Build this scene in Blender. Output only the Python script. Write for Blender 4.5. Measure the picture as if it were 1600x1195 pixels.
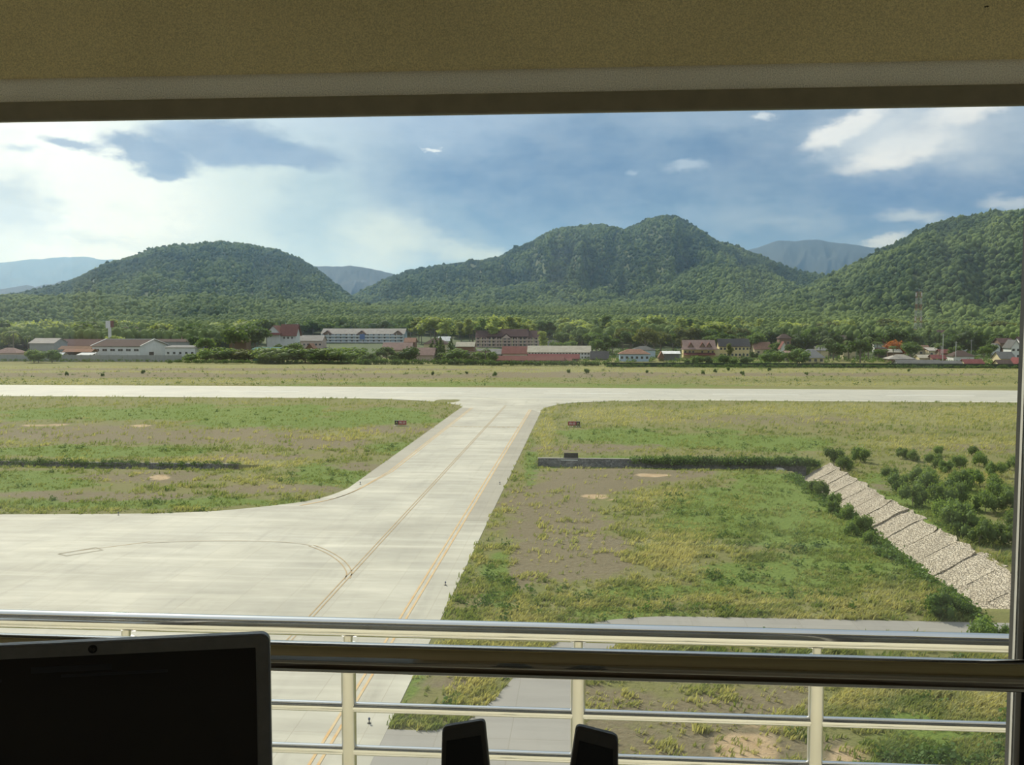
import bpy, math, random
import numpy as np
for _o in list(bpy.data.objects): bpy.data.objects.remove(_o)
SC = bpy.context.scene
COL = SC.collection
rng = np.random.default_rng(7)
random.seed(7)

# ------------------------------------------------------------------ camera
F = 1504.0; PITCH = math.atan(100.5 / F); YAW = math.radians(4.4); H = 27.0
cam = bpy.data.objects.new('camera', bpy.data.cameras.new('camera'))
cam.data.sensor_width = 36; cam.data.lens = 36 * F / 1600
cam.data.clip_start = 0.05; cam.data.clip_end = 60000
cam.location = (0, 0, H); cam.rotation_euler = (math.pi / 2 - PITCH, 0, YAW)
COL.objects.link(cam); SC.camera = cam

def ray(px, py):
    x = (px - 800) / F; y = -(py - 597.5) / F; z = -1.0
    a = math.pi / 2 - PITCH
    y, z = y * math.cos(a) - z * math.sin(a), y * math.sin(a) + z * math.cos(a)
    x, y = x * math.cos(YAW) - y * math.sin(YAW), x * math.sin(YAW) + y * math.cos(YAW)
    return x, y, z
def P(px, py, z=0.0):
    d = ray(px, py); t = (z - H) / d[2]; return (d[0] * t, d[1] * t)
def D(px, py, Y):
    d = ray(px, py); t = Y / d[1]; return (d[0] * t, Y, H + d[2] * t)
def topx(x, y, z):   # numpy: world to picture coordinates
    X = x * math.cos(YAW) + y * math.sin(YAW); Yd = -x * math.sin(YAW) + y * math.cos(YAW); Z = z - H
    c, s = math.cos(PITCH), math.sin(PITCH)
    d = Yd * c - Z * s; up = Z * c + Yd * s
    return 800 + F * X / d, 597.5 - F * up / d

# ------------------------------------------------------------------ exposure, sky, sun
SC.view_settings.view_transform = 'Standard'; SC.view_settings.look = 'None'
SC.view_settings.gamma = 1.0; SC.view_settings.use_curve_mapping = False
SC.view_settings.exposure = 0.0

class NT:
    def __init__(s, tree): s.t = tree; s.n = tree.nodes; s.l = tree.links
    def new(s, ty, **kw):
        n = s.n.new(ty)
        for k, v in kw.items(): setattr(n, k, v)
        return n
    def put(s, sock, v):
        if isinstance(v, bpy.types.NodeSocket): s.l.new(v, sock)
        else: sock.default_value = v
    def math(s, op, a, b=0.0, c=None, clamp=False):
        n = s.new('ShaderNodeMath', operation=op, use_clamp=clamp); s.put(n.inputs[0], a); s.put(n.inputs[1], b)
        if c is not None: s.put(n.inputs[2], c)
        return n.outputs[0]
    def vmath(s, op, a, b=(0, 0, 0), out=0):
        n = s.new('ShaderNodeVectorMath', operation=op); s.put(n.inputs[0], a)
        if op != 'LENGTH': s.put(n.inputs[1], b)
        return n.outputs['Value' if op in ('LENGTH', 'DOT_PRODUCT', 'DISTANCE') else 'Vector']
    def noise(s, vec, scale, detail=4, rough=0.55, out='Fac', dist=0.0):
        n = s.new('ShaderNodeTexNoise'); s.put(n.inputs['Vector'], vec)
        n.inputs['Scale'].default_value = scale; n.inputs['Detail'].default_value = detail
        n.inputs['Roughness'].default_value = rough; n.inputs['Distortion'].default_value = dist
        return n.outputs[out]
    def rng(s, v, a, b, c=0.0, d=1.0, smooth=False):
        n = s.new('ShaderNodeMapRange'); n.interpolation_type = 'SMOOTHSTEP' if smooth else 'LINEAR'
        n.clamp = True
        s.put(n.inputs[0], v)
        for i, x in enumerate((a, b, c, d)): s.put(n.inputs[i + 1], x)
        return n.outputs[0]
    def mix(s, f, a, b, mode='MIX'):
        n = s.new('ShaderNodeMix', data_type='RGBA', blend_type=mode); n.clamp_factor = True
        s.put(n.inputs[0], f)
        for i, v in ((6, a), (7, b)):
            if isinstance(v, (tuple, list)) and len(v) == 3: v = (*v, 1)
            s.put(n.inputs[i], v)
        return n.outputs[2]

def srgb(r, g, b):
    f = lambda c: (c / 255 / 12.92) if c <= 10 else ((c / 255 + 0.055) / 1.055) ** 2.4
    return (f(r), f(g), f(b))

SUN_AZ = math.radians(-33.5); SUN_EL = math.radians(38)
world = bpy.data.worlds.new('sky'); SC.world = world; world.use_nodes = True
def build_sky():
    w = NT(world.node_tree); w.n.clear()
    tc = w.new('ShaderNodeTexCoord'); d = tc.outputs['Generated']
    rot = w.new('ShaderNodeVectorRotate', rotation_type='Z_AXIS'); w.put(rot.inputs['Vector'], d)
    rot.inputs['Angle'].default_value = -YAW
    sep = w.new('ShaderNodeSeparateXYZ'); w.put(sep.inputs[0], rot.outputs[0])
    az = w.math('ARCTAN2', sep.outputs[0], sep.outputs[1])
    el = w.math('ARCSINE', sep.outputs[2])
    comb = w.new('ShaderNodeCombineXYZ'); w.put(comb.inputs[0], az); w.put(comb.inputs[1], el)
    v0 = comb.outputs[0]
    def ae(px, py):
        a = math.atan((px - 800) / F); return a, math.atan((497 - py) / F * math.cos(a))
    # clouds are warped by noise in direction space (stretched sideways)
    st = w.vmath('MULTIPLY', v0, (1.0, 2.0, 1.0))
    n1 = w.noise(st, 9, 6, 0.6, 'Color'); n2 = w.noise(st, 38, 5, 0.6, 'Color')
    n3 = w.noise(st, 3.5, 3, 0.5, 'Color')
    half = (0.5, 0.5, 0.5)
    def warp(a1, a2):
        x = w.vmath('MULTIPLY', w.vmath('SUBTRACT', n1, half), (a1, a1 * .6, 0))
        y = w.vmath('MULTIPLY', w.vmath('SUBTRACT', n2, half), (a2, a2 * .6, 0))
        return w.vmath('ADD', v0, w.vmath('ADD', x, y))
    soft = warp(0.10, 0.02); mid = warp(0.07, 0.045); crisp = warp(0.035, 0.035)
    def blob(vec, px, py, rx, ry, e0=1.0, e1=0.0, rot=0.0):
        a, e = ae(px, py)
        q = w.vmath('SUBTRACT', vec, (a, e, 0))
        if rot:
            r = w.new('ShaderNodeVectorRotate', rotation_type='Z_AXIS'); w.put(r.inputs['Vector'], q)
            r.inputs['Angle'].default_value = math.radians(-rot); q = r.outputs[0]
        q = w.vmath('MULTIPLY', q, (F / rx, F / ry, 0))
        return w.rng(w.vmath('LENGTH', q), e0, e1, 0, 1, True)
    # base: overcast blue grey, paler to the zenith and behind
    col = w.mix(w.rng(el, 0.0, 1.2, 0, 1), srgb(136, 163, 194), srgb(205, 214, 224))
    behind = w.rng(w.math('ABSOLUTE', az), 0.9, 2.4, 0, 1, True)
    col = w.mix(behind, col, srgb(196, 204, 214))
    L = []
    def lay(c, k, *b, **kw):
        nonlocal col
        f = blob(*b, **kw)
        col = w.mix(w.math('MULTIPLY', f, k), col, c)
    S = srgb
    # storm bank
    lay(S(92, 128, 170), .97, soft, 1040, 310, 640, 180, e1=.5)
    lay(S(80, 118, 164), .9, soft, 840, 290, 290, 90, e1=.3)
    lay(S(92, 130, 180), .9, soft, 1480, 315, 260, 80, e1=.3)
    lay(S(84, 120, 165), .6, soft, 1130, 255, 130, 28)
    lay(S(146, 170, 202), .75, soft, 720, 195, 250, 55)
    lay(S(150, 173, 200), .6, mid, 1100, 190, 230, 40)
    lay(S(128, 156, 188), .7, mid, 1130, 330, 230, 26)
    lay(S(150, 172, 196), .6, mid, 1230, 350, 150, 18)
    lay(S(116, 148, 190), .8, soft, 1000, 365, 200, 24)
    # bright side on the left with a rain shaft
    lay(S(205, 219, 216), .97, soft, 120, 330, 560, 330, e1=.4)
    lay(S(252, 254, 244), .97, soft, 150, 330, 250, 150, e1=.3)
    lay(S(255, 255, 246), .95, soft, 60, 215, 190, 75, e1=.3)
    lay(S(160, 184, 198), .85, soft, 505, 330, 95, 130, e1=.2)
    lay(S(216, 227, 218), .85, mid, 600, 375, 110, 75, e1=.15)
    lay(S(206, 218, 210), .8, mid, 745, 405, 140, 35, e1=.1, rot=-15)
    lay(S(128, 155, 182), .55, soft, 720, 350, 110, 30, e1=.1, rot=-28)
    lay(S(176, 193, 214), .6, soft, 460, 180, 170, 45)
    # grey puffs at the far left
    lay(S(196, 208, 215), .9, mid, 10, 320, 95, 60, e1=.3)
    lay(S(206, 216, 216), .6, mid, 150, 372, 160, 14)
    lay(S(168, 186, 204), .8, crisp, 45, 233, 30, 9)
    # dark torn cloud
    dk = S(88, 118, 160)
    lay(dk, .95, crisp, 345, 226, 135, 42, e1=.5)
    lay(S(98, 128, 168), .92, crisp, 450, 240, 125, 30, e1=.45, rot=-6)
    lay(dk, .95, crisp, 240, 246, 85, 26, e1=.5, rot=-14)
    lay(dk, .9, crisp, 262, 272, 38, 16, e1=.4)
    lay(dk, .85, crisp, 125, 229, 52, 12, e1=.35, rot=-10)
    lay(S(130, 155, 186), .7, crisp, 285, 205, 36, 16, e1=.3)
    # white breaks on the right
    wt = S(255, 255, 255)
    lay(S(178, 196, 218), .75, mid, 1420, 225, 260, 80, e1=.2)
    lay(wt, .95, crisp, 1310, 205, 95, 22, e1=.35, rot=24)
    lay(wt, .95, crisp, 1395, 240, 100, 30, e1=.35, rot=14)
    lay(wt, .9, crisp, 1495, 182, 70, 22, e1=.35, rot=14)
    lay(S(226, 234, 243), .8, mid, 1400, 215, 175, 62)
    lay(S(226, 234, 243), .85, crisp, 1178, 182, 22, 11, e1=.2)
    lay(S(176, 195, 218), .8, crisp, 1070, 259, 40, 13, e1=.2)
    lay(S(165, 186, 212), .7, crisp, 985, 268, 14, 8)
    lay(S(240, 245, 250), .9, crisp, 674, 234, 14, 4, e1=.2)
    lay(S(226, 234, 238), .8, crisp, 1382, 382, 52, 14, e1=.2, rot=10)
    lay(S(196, 210, 224), .75, crisp, 1420, 342, 60, 15, e1=.1)
    lay(S(214, 224, 235), .7, crisp, 1570, 315, 60, 14)
    # broad thin streakiness
    fine = w.noise(st, 16, 7, 0.6)
    col = w.mix(w.rng(fine, 0.35, 0.75, 0, .22), col, S(214, 224, 232))
    col = w.mix(w.rng(fine, 0.5, 0.25, 0, .22), col, S(96, 126, 162))
    # glow round the sun
    sd = (math.sin(SUN_AZ) * math.cos(SUN_EL), math.cos(SUN_AZ) * math.cos(SUN_EL), math.sin(SUN_EL))
    dp = w.vmath('DOT_PRODUCT', d, sd)
    glow = w.math('POWER', w.math('MAXIMUM', dp, 0.0), 14.0)
    gcol = w.mix(1.0, col, w.mix(glow, (0, 0, 0), (1.0, 1.0, .92)), 'ADD')
    # below the horizon
    low = w.rng(sep.outputs[2], -0.02, -0.06)
    gcol = w.mix(low, gcol, (0.12, 0.14, 0.09))
    bg = w.new('ShaderNodeBackground'); w.put(bg.inputs[0], gcol); bg.inputs[1].default_value = 1.0
    out = w.new('ShaderNodeOutputWorld'); w.l.new(bg.outputs[0], out.inputs[0])
build_sky()
world.cycles.sampling_method = 'MANUAL'; world.cycles.sample_map_resolution = 512

sun = bpy.data.objects.new('sun', bpy.data.lights.new('sun', 'SUN'))
sun.data.energy = 4.6; sun.data.angle = math.radians(0.6); sun.data.color = (1.0, 0.93, 0.78)
sun.rotation_euler = (math.pi / 2 - SUN_EL, 0, math.pi - SUN_AZ); sun.location = (-300, 400, 400)
COL.objects.link(sun)

# ------------------------------------------------------------------ materials
MATS = {}
def mat(name, c1, c2=None, scale=1.0, rough=0.85, metal=0.0, bump=0.0, bscale=None, trans=0.0, spec=0.3,
        attr=None, rand=0.0, fine=None):
    """procedural material: two albedo colours mixed by noise (and by a mesh attribute), bump, optional leaf translucency"""
    if name in MATS: return MATS[name]
    m = bpy.data.materials.new(name); m.use_nodes = True; MATS[name] = m
    t = NT(m.node_tree); t.n.clear()
    out = t.new('ShaderNodeOutputMaterial'); b = t.new('ShaderNodeBsdfPrincipled')
    tc = t.new('ShaderNodeTexCoord'); v = tc.outputs['Object']
    c2 = c2 or tuple(min(1, x * 1.18) for x in c1)
    f = t.rng(t.noise(v, scale, 6, 0.6), 0.32, 0.68)
    if attr:
        a = t.new('ShaderNodeAttribute', attribute_name=attr)
        f = t.math('ADD', t.math('MULTIPLY', a.outputs['Fac'], .75), t.math('MULTIPLY', f, .25))
    col = t.mix(f, c1, c2)
    if rand:
        oi = t.new('ShaderNodeObjectInfo')
        k = t.rng(oi.outputs['Random'], 0, 1, 1 - rand, 1 + rand)
        col = t.mix(1.0, col, k, 'MULTIPLY')
    if fine:
        g = t.rng(t.noise(v, fine, 3, .6), .3, .7, .8, 1.15)
        col = t.mix(1.0, col, g, 'MULTIPLY')
    t.put(b.inputs['Base Color'], col); b.inputs['Roughness'].default_value = rough
    b.inputs['Metallic'].default_value = metal; b.inputs['Specular IOR Level'].default_value = spec
    if bump:
        bn = t.new('ShaderNodeBump'); bn.inputs['Strength'].default_value = bump
        t.put(bn.inputs['Height'], t.noise(v, bscale or scale * 6, 5, .6)); t.l.new(bn.outputs[0], b.inputs['Normal'])
    if trans:
        tr = t.new('ShaderNodeBsdfTranslucent'); t.put(tr.inputs[0], t.mix(1.0, col, (1.25, 1.2, .7), 'MULTIPLY'))
        mx = t.new('ShaderNodeMixShader'); mx.inputs[0].default_value = trans
        t.l.new(b.outputs[0], mx.inputs[1]); t.l.new(tr.outputs[0], mx.inputs[2]); t.l.new(mx.outputs[0], out.inputs[0])
    else: t.l.new(b.outputs[0], out.inputs[0])
    return m

# ------------------------------------------------------------------ mesh helpers
def mesh_np(name, V, FA, smooth=False, attrs=None, mats=(), midx=None):
    """V (n,3); FA: array (m,k) of faces, or list of such arrays"""
    me = bpy.data.meshes.new(name)
    V = np.asarray(V, dtype=np.float32); FL = FA if isinstance(FA, list) else [FA]
    FL = [np.asarray(f, dtype=np.int32) for f in FL if len(f)]
    me.vertices.add(len(V)); me.vertices.foreach_set('co', V.ravel())
    loops = np.concatenate([f.ravel() for f in FL]); tot = np.concatenate([np.full(len(f), f.shape[1], np.int32) for f in FL])
    me.loops.add(len(loops)); me.loops.foreach_set('vertex_index', loops)
    me.polygons.add(len(tot)); st = np.concatenate([[0], np.cumsum(tot)[:-1]]).astype(np.int32)
    me.polygons.foreach_set('loop_start', st); me.polygons.foreach_set('loop_total', tot)
    if smooth: me.polygons.foreach_set('use_smooth', np.ones(len(tot), bool))
    for k, a in (attrs or {}).items():
        at = me.attributes.new(k, 'FLOAT', 'POINT'); at.data.foreach_set('value', np.asarray(a, np.float32))
    for m in mats: me.materials.append(m)
    if midx is not None: me.polygons.foreach_set('material_index', np.asarray(midx, np.int32))
    me.update(calc_edges=True); me.validate()
    return me

class MB:
    """collects boxes, bars, tubes and polygons into ONE mesh"""
    def __init__(s): s.v = []; s.f = []; s.m = []; s.cur = 0
    def mi(s, i): s.cur = i; return s
    def add(s, vs, fs):
        o = len(s.v); s.v += [tuple(p) for p in vs]; s.f += [tuple(o + i for i in f) for f in fs]; s.m += [s.cur] * len(fs); return s
    def box(s, x0, x1, y0, y1, z0, z1):
        vs = [(x, y, z) for z in (z0, z1) for y in (y0, y1) for x in (x0, x1)]
        return s.add(vs, [(0, 2, 3, 1), (4, 5, 7, 6), (0, 1, 5, 4), (2, 6, 7, 3), (0, 4, 6, 2), (1, 3, 7, 5)])
    def bbox(s, x0, x1, y0, y1, z0, z1, r):
        """box with chamfered vertical and horizontal edges"""
        vs = []; 
        for z, i in ((z0, r), (z0 + r, 0), (z1 - r, 0), (z1, r)):
            for (x, y) in ((x0 + i + r, y0 + i), (x1 - i - r, y0 + i), (x1 - i, y0 + i + r), (x1 - i, y1 - i - r), (x1 - i - r, y1 - i), (x0 + i + r, y1 - i), (x0 + i, y1 - i - r), (x0 + i, y0 + i + r)):
                vs.append((x, y, z))
        fs = [tuple(range(7, -1, -1)), tuple(range(24, 32))]
        for k in range(3):
            for j in range(8): fs.append((k * 8 + j, k * 8 + (j + 1) % 8, k * 8 + 8 + (j + 1) % 8, k * 8 + 8 + j))
        return s.add(vs, fs)
    def tube(s, pts, r, n=12, caps=True):
        P_ = [np.array(p, float) for p in pts]; rr = r if isinstance(r, (list, tuple)) else [r] * len(P_)
        o = len(s.v); vs = []
        for i, p in enumerate(P_):
            d = (P_[min(i + 1, len(P_) - 1)] - P_[max(i - 1, 0)]); d /= np.linalg.norm(d) + 1e-12
            a = np.array((0, 0, 1.)) if abs(d[2]) < .9 else np.array((1., 0, 0))
            u = np.cross(d, a); u /= np.linalg.norm(u); w = np.cross(d, u)
            for k in range(n):
                t = 2 * math.pi * k / n; vs.append(p + rr[i] * (math.cos(t) * u + math.sin(t) * w))
        fs = []
        for i in range(len(P_) - 1):
            for k in range(n): fs.append((i * n + k, i * n + (k + 1) % n, (i + 1) * n + (k + 1) % n, (i + 1) * n + k))
        if caps: fs.append(tuple(range(n))); fs.append(tuple(range((len(P_) - 1) * n + n - 1, (len(P_) - 1) * n - 1, -1)))
        return s.add(vs, fs)
    def prism(s, pts, z0, z1):
        n = len(pts); vs = [(x, y, z0) for x, y in pts] + [(x, y, z1) for x, y in pts]
        ar = sum(pts[i][0] * pts[(i + 1) % n][1] - pts[(i + 1) % n][0] * pts[i][1] for i in range(n))
        a, b = tuple(range(n)), tuple(range(n, 2 * n))
        fs = [a[::-1], b] + [(i, (i + 1) % n, n + (i + 1) % n, n + i) for i in range(n)]
        if ar < 0: fs = [f[::-1] for f in fs]
        return s.add(vs, fs)
    def xform(s, i0, fn):
        for i in range(i0, len(s.v)): s.v[i] = fn(s.v[i])
        return s
    def build(s, name, ms, parent=None, smooth=False, loc=None):
        me = bpy.data.meshes.new(name); me.from_pydata([tuple(map(float, p)) for p in s.v], [], s.f)
        ms = ms if isinstance(ms, (list, tuple)) else [ms]
        for m in ms: me.materials.append(m)
        if len(ms) > 1: me.polygons.foreach_set('material_index', s.m)
        me.update()
        if smooth:
            me.polygons.foreach_set('use_smooth', [True] * len(me.polygons))
            try: me.set_sharp_from_angle(angle=math.radians(38))
            except Exception: pass
        return link(name, me, parent, loc)

def link(name, me, parent=None, loc=None):
    o = bpy.data.objects.new(name, me); COL.objects.link(o)
    if parent: o.parent = parent
    if loc: o.location = loc
    return o
def tag(o, label=None, cat=None, group=None, kind=None):
    if label: o['label'] = label
    if cat: o['category'] = cat
    if group: o['group'] = group
    if kind: o['kind'] = kind
    return o
def empty(name, loc, label=None, cat=None, group=None, rz=0.0):
    o = bpy.data.objects.new(name, None); COL.objects.link(o); o.location = loc; o.rotation_euler = (0, 0, rz)
    o.empty_display_size = .2
    return tag(o, label, cat, group)
def struct(o, label=None): o['kind'] = 'structure'; return tag(o, label)
def copy_tree(o, parent=None):
    c = o.copy(); COL.objects.link(c); c.parent = parent
    for ch in o.children: copy_tree(ch, c)
    return c

# numpy value noise
def _hash(ix, iy, seed):
    h = (ix.astype(np.int64) * 374761393 + iy.astype(np.int64) * 668265263 + seed * 1442695041) & 0xffffffff
    h = ((h ^ (h >> 13)) * 1274126177) & 0xffffffff
    return ((h ^ (h >> 16)) & 0xffff) / 65535.0
def vnoise(x, y, seed=0):
    x = np.asarray(x, float); y = np.asarray(y, float)
    ix, iy = np.floor(x), np.floor(y); fx, fy = x - ix, y - iy
    fx = fx * fx * (3 - 2 * fx); fy = fy * fy * (3 - 2 * fy)
    a, b = _hash(ix, iy, seed), _hash(ix + 1, iy, seed); c, d = _hash(ix, iy + 1, seed), _hash(ix + 1, iy + 1, seed)
    return (a + (b - a) * fx) * (1 - fy) + (c + (d - c) * fx) * fy
def fbm(x, y, seed=0, o=4):
    s = 0; a = .5; t = 0
    for i in range(o): s = s + a * vnoise(x, y, seed + i * 17); t += a; a *= .5; x = x * 2.03; y = y * 2.03
    return s / t
def sstep(a, b, x): t = np.clip((x - a) / (b - a), 0, 1); return t * t * (3 - 2 * t)

# ------------------------------------------------------------------ airfield ground
XL, XLL, XC, XRL, XR = -37.6, -34.2, -24.7, -16.3, -12.9       # taxiway edges and lines
RW0, RW1 = 318.8, 372.5                                        # runway
DITCH_Y, CH0, CH1 = 182.5, 36.4, 45.2                          # drain wall, channel lip and top of its stone bank
def ground_far(x, y): return 34 * sstep(640, 1500, y)
def ground_z(x, y):
    x = np.asarray(x, float); y = np.asarray(y, float)
    z = (fbm(x / 9, y / 9, 3) - .5) * .5 * sstep(0, 6, np.minimum(np.abs(x + 25) - 14, 400))
    z = np.where((y > 84 - 4) & (y < 86.5 + 3), 0, z)
    # east-west drain: gentle near side, wall at the far side
    r = np.where((x > -9) & (x < 38), sstep(-12, -1.5, y - DITCH_Y) * (y < DITCH_Y + .22), 0)
    l = np.where(x < -57, sstep(-7, -1.5, y - 172) * (y < 172.22) + 0, 0)
    z = z - 1.35 * r - 1.2 * l * sstep(-57, -66, x)
    # open channel running towards the tower
    ch = ((x > CH0) & (x < CH1) & (y > 86.8) & (y < DITCH_Y + 2))
    t = (x - CH0) / (CH1 - CH0)
    prof = np.where(t < .1, -4.2 * t / .1, -4.2 + 4.2 * (t - .1) / .9)
    z = np.where(ch, prof - .12, z)
    return z
PIXBLOB = []   # (px, py, rx, ry, kind, strength): bare brown / lush / straw patches on the real ground, given where they are seen
def PB(k, s, *l):
    for b in l: PIXBLOB.append((*b, k, s))
PB('bare', 1.0, (870, 820, 95, 75), (900, 870, 90, 50), (930, 750, 110, 25), (1010, 740, 90, 14), (820, 880, 30, 40))
PB('bare', .75, (130, 677, 230, 16), (330, 680, 220, 14), (500, 690, 90, 12), (620, 672, 80, 8), (930, 700, 160, 8), (230, 745, 130, 9), (420, 715, 110, 8), (150, 775, 150, 8), (560, 730, 60, 10), (430, 765, 90, 8))
PB('bare', .8, (700, 1070, 70, 16), (960, 1100, 130, 40), (1130, 1110, 170, 45), (1060, 1170, 170, 40), (1230, 1090, 60, 60), (1270, 1175, 60, 25), (1530, 920, 60, 8))
PB('bare', .55, (1200, 655, 200, 8), (1500, 700, 120, 9), (1400, 760, 60, 10), (1580, 830, 40, 20))
PB('sand', 1.0, (930, 776, 22, 4), (1165, 1168, 48, 22), (1330, 1182, 28, 14), (950, 782, 10, 2), (220, 665, 14, 2), (250, 745, 16, 4), (1015, 742, 26, 2), (1190, 1130, 22, 7))
PB('sand', .6, (75, 664, 45, 2), (960, 1085, 12, 10), (1290, 1195, 20, 10))
PB('lush', 1.0, (250, 645, 330, 12), (130, 705, 230, 10), (60, 750, 110, 14), (430, 660, 150, 12), (600, 650, 100, 14), (1130, 690, 260, 16), (950, 680, 90, 13), (1230, 800, 190, 60), (1130, 790, 110, 35), (1330, 860, 110, 40), (1040, 925, 150, 12), (1240, 900, 150, 40))
PB('lush', .9, (1500, 1165, 140, 60), (1390, 1110, 90, 30), (1000, 960, 140, 12), (250, 785, 300, 9), (520, 740, 90, 20), (1400, 790, 170, 60), (1060, 720, 200, 8), (640, 1060, 30, 60), (780, 900, 28, 60), (620, 700, 60, 12), (830, 730, 12, 60))
PB('straw', 1.0, (1000, 650, 120, 14), (1250, 640, 200, 10), (1500, 650, 200, 16), (1450, 690, 180, 12), (1060, 850, 60, 40), (960, 935, 110, 30), (1150, 935, 220, 14), (850, 680, 20, 30), (730, 1080, 60, 40), (1400, 940, 120, 22), (1290, 960, 180, 12), (1540, 1110, 70, 30), (1350, 1090, 60, 20), (820, 960, 60, 30), (1030, 780, 60, 20), (1500, 745, 120, 14), (560, 680, 120, 8), (430, 725, 90, 7), (340, 720, 90, 5), (900, 1010, 200, 20), (850, 640, 20, 12))
PB('straw', .9, (400, 577, 900, 8), (1200, 580, 700, 10), (200, 596, 500, 4), (1400, 600, 300, 5))
PB('bare', 1.0, (150, 586, 330, 4), (560, 587, 330, 4), (860, 586, 260, 5), (1300, 585, 300, 3), (400, 577, 500, 2))
PB('lush', .6, (700, 600, 300, 4), (1150, 570, 150, 7), (1000, 603, 200, 4))
def patches(x, y):
    px, py = topx(x, y, np.zeros_like(x))
    n = fbm(x / 14, y / 14, 91) - .5; n2 = fbm(x / 5, y / 5, 55) - .5
    out = {k: np.zeros_like(x) for k in ('bare', 'sand', 'lush', 'straw')}
    for bx, by, rx, ry, k, s in PIXBLOB:
        r = np.sqrt(((px - bx) / rx) ** 2 + ((py - by) / ry) ** 2) + n * 1.1 + n2 * .8
        out[k] = np.maximum(out[k], s * sstep(1.25, .55, r))
    return out

def grid_mesh(xs, ys, zf):
    X, Y = np.meshgrid(xs, ys); Z = zf(X, Y)
    V = np.stack([X.ravel(), Y.ravel(), Z.ravel()], 1); nx, ny = len(xs), len(ys)
    i = np.arange(nx * ny).reshape(ny, nx)
    Fc = np.stack([i[:-1, :-1].ravel(), i[:-1, 1:].ravel(), i[1:, 1:].ravel(), i[1:, :-1].ravel()], 1)
    return V, Fc

def ground_material():
    m = bpy.data.materials.new('field_grass_and_soil'); m.use_nodes = True; t = NT(m.node_tree); t.n.clear()
    out = t.new('ShaderNodeOutputMaterial'); b = t.new('ShaderNodeBsdfPrincipled'); b.inputs['Roughness'].default_value = .95
    b.inputs['Specular IOR Level'].default_value = .1
    v = t.new('ShaderNodeTexCoord').outputs['Object']
    sv = t.vmath('MULTIPLY', v, (1, .7, 1))
    a = lambda k: t.new('ShaderNodeAttribute', attribute_name=k).outputs['Fac']
    n1 = t.rng(t.noise(sv, .07, 6, .62), .35, .65); n2 = t.rng(t.noise(sv, .5, 6, .65), .3, .7); n3 = t.rng(t.noise(v, 2.5, 4, .7), .3, .7)
    col = t.mix(n1, (.215, .195, .08), (.175, .195, .062)); col = t.mix(t.math('MULTIPLY', n2, .5), col, (.24, .215, .10))
    brk = lambda k, w: t.rng(t.math('ADD', a(k), t.math('MULTIPLY', t.math('SUBTRACT', n2, .5), w)), .25, .7)
    col = t.mix(brk('straw', .6), col, t.mix(n3, (.29, .265, .12), (.21, .215, .08)))
    col = t.mix(brk('lush', .7), col, t.mix(n3, (.095, .15, .032), (.21, .27, .06)))
    col = t.mix(brk('bare', .7), col, t.mix(n3, (.175, .14, .082), (.245, .21, .13)))
    col = t.mix(brk('sand', .5), col, t.mix(n2, (.42, .29, .16), (.55, .42, .27)))
    t.put(b.inputs['Base Color'], col)
    bn = t.new('ShaderNodeBump'); bn.inputs['Strength'].default_value = .9; bn.inputs['Distance'].default_value = .35
    t.put(bn.inputs['Height'], t.noise(v, 1.6, 6, .7)); t.l.new(bn.outputs[0], b.inputs['Normal']); t.l.new(b.outputs[0], out.inputs[0])
    return m
GM = ground_material()
xs = np.unique(np.concatenate([np.arange(-1000, -160, 12.), np.arange(-160, 140, 1.25), np.arange(140, 1000, 12.), [-9.01, -8.99, CH0 - .01, CH0, CH0 + .88, CH1, CH1 + .01, 38]]))
ys = np.unique(np.concatenate([np.arange(-60, 45, 8.), np.arange(45, 250, 1.25), np.arange(250, 660, 4.), [DITCH_Y + .2, DITCH_Y + .24, 172.2, 172.24, 86.79, 86.81, DITCH_Y + 2, DITCH_Y + 2.01]]))
V, Fc = grid_mesh(xs, ys, ground_z)
# the road, taxiway and runway lie on firm level ground
def paved(x, y):
    a = (x > XL - .5) & (x < XR + .5) & (y < RW1)
    r = (y > RW0 - 1) & (y < RW1 + 1)
    return a | r | ((y < 130) & (x < XR + .5))
pz = paved(V[:, 0], V[:, 1]) | ((V[:, 1] < 92) & (V[:, 0] < 42))
V[:, 2] = np.where(pz, np.minimum(V[:, 2], 0) * .0, V[:, 2])
g = link('airfield_ground', mesh_np('airfield_ground', V, Fc, True, patches(V[:, 0], V[:, 1]), [GM])); struct(g, 'grassy airfield ground with bare brown patches')

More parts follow.
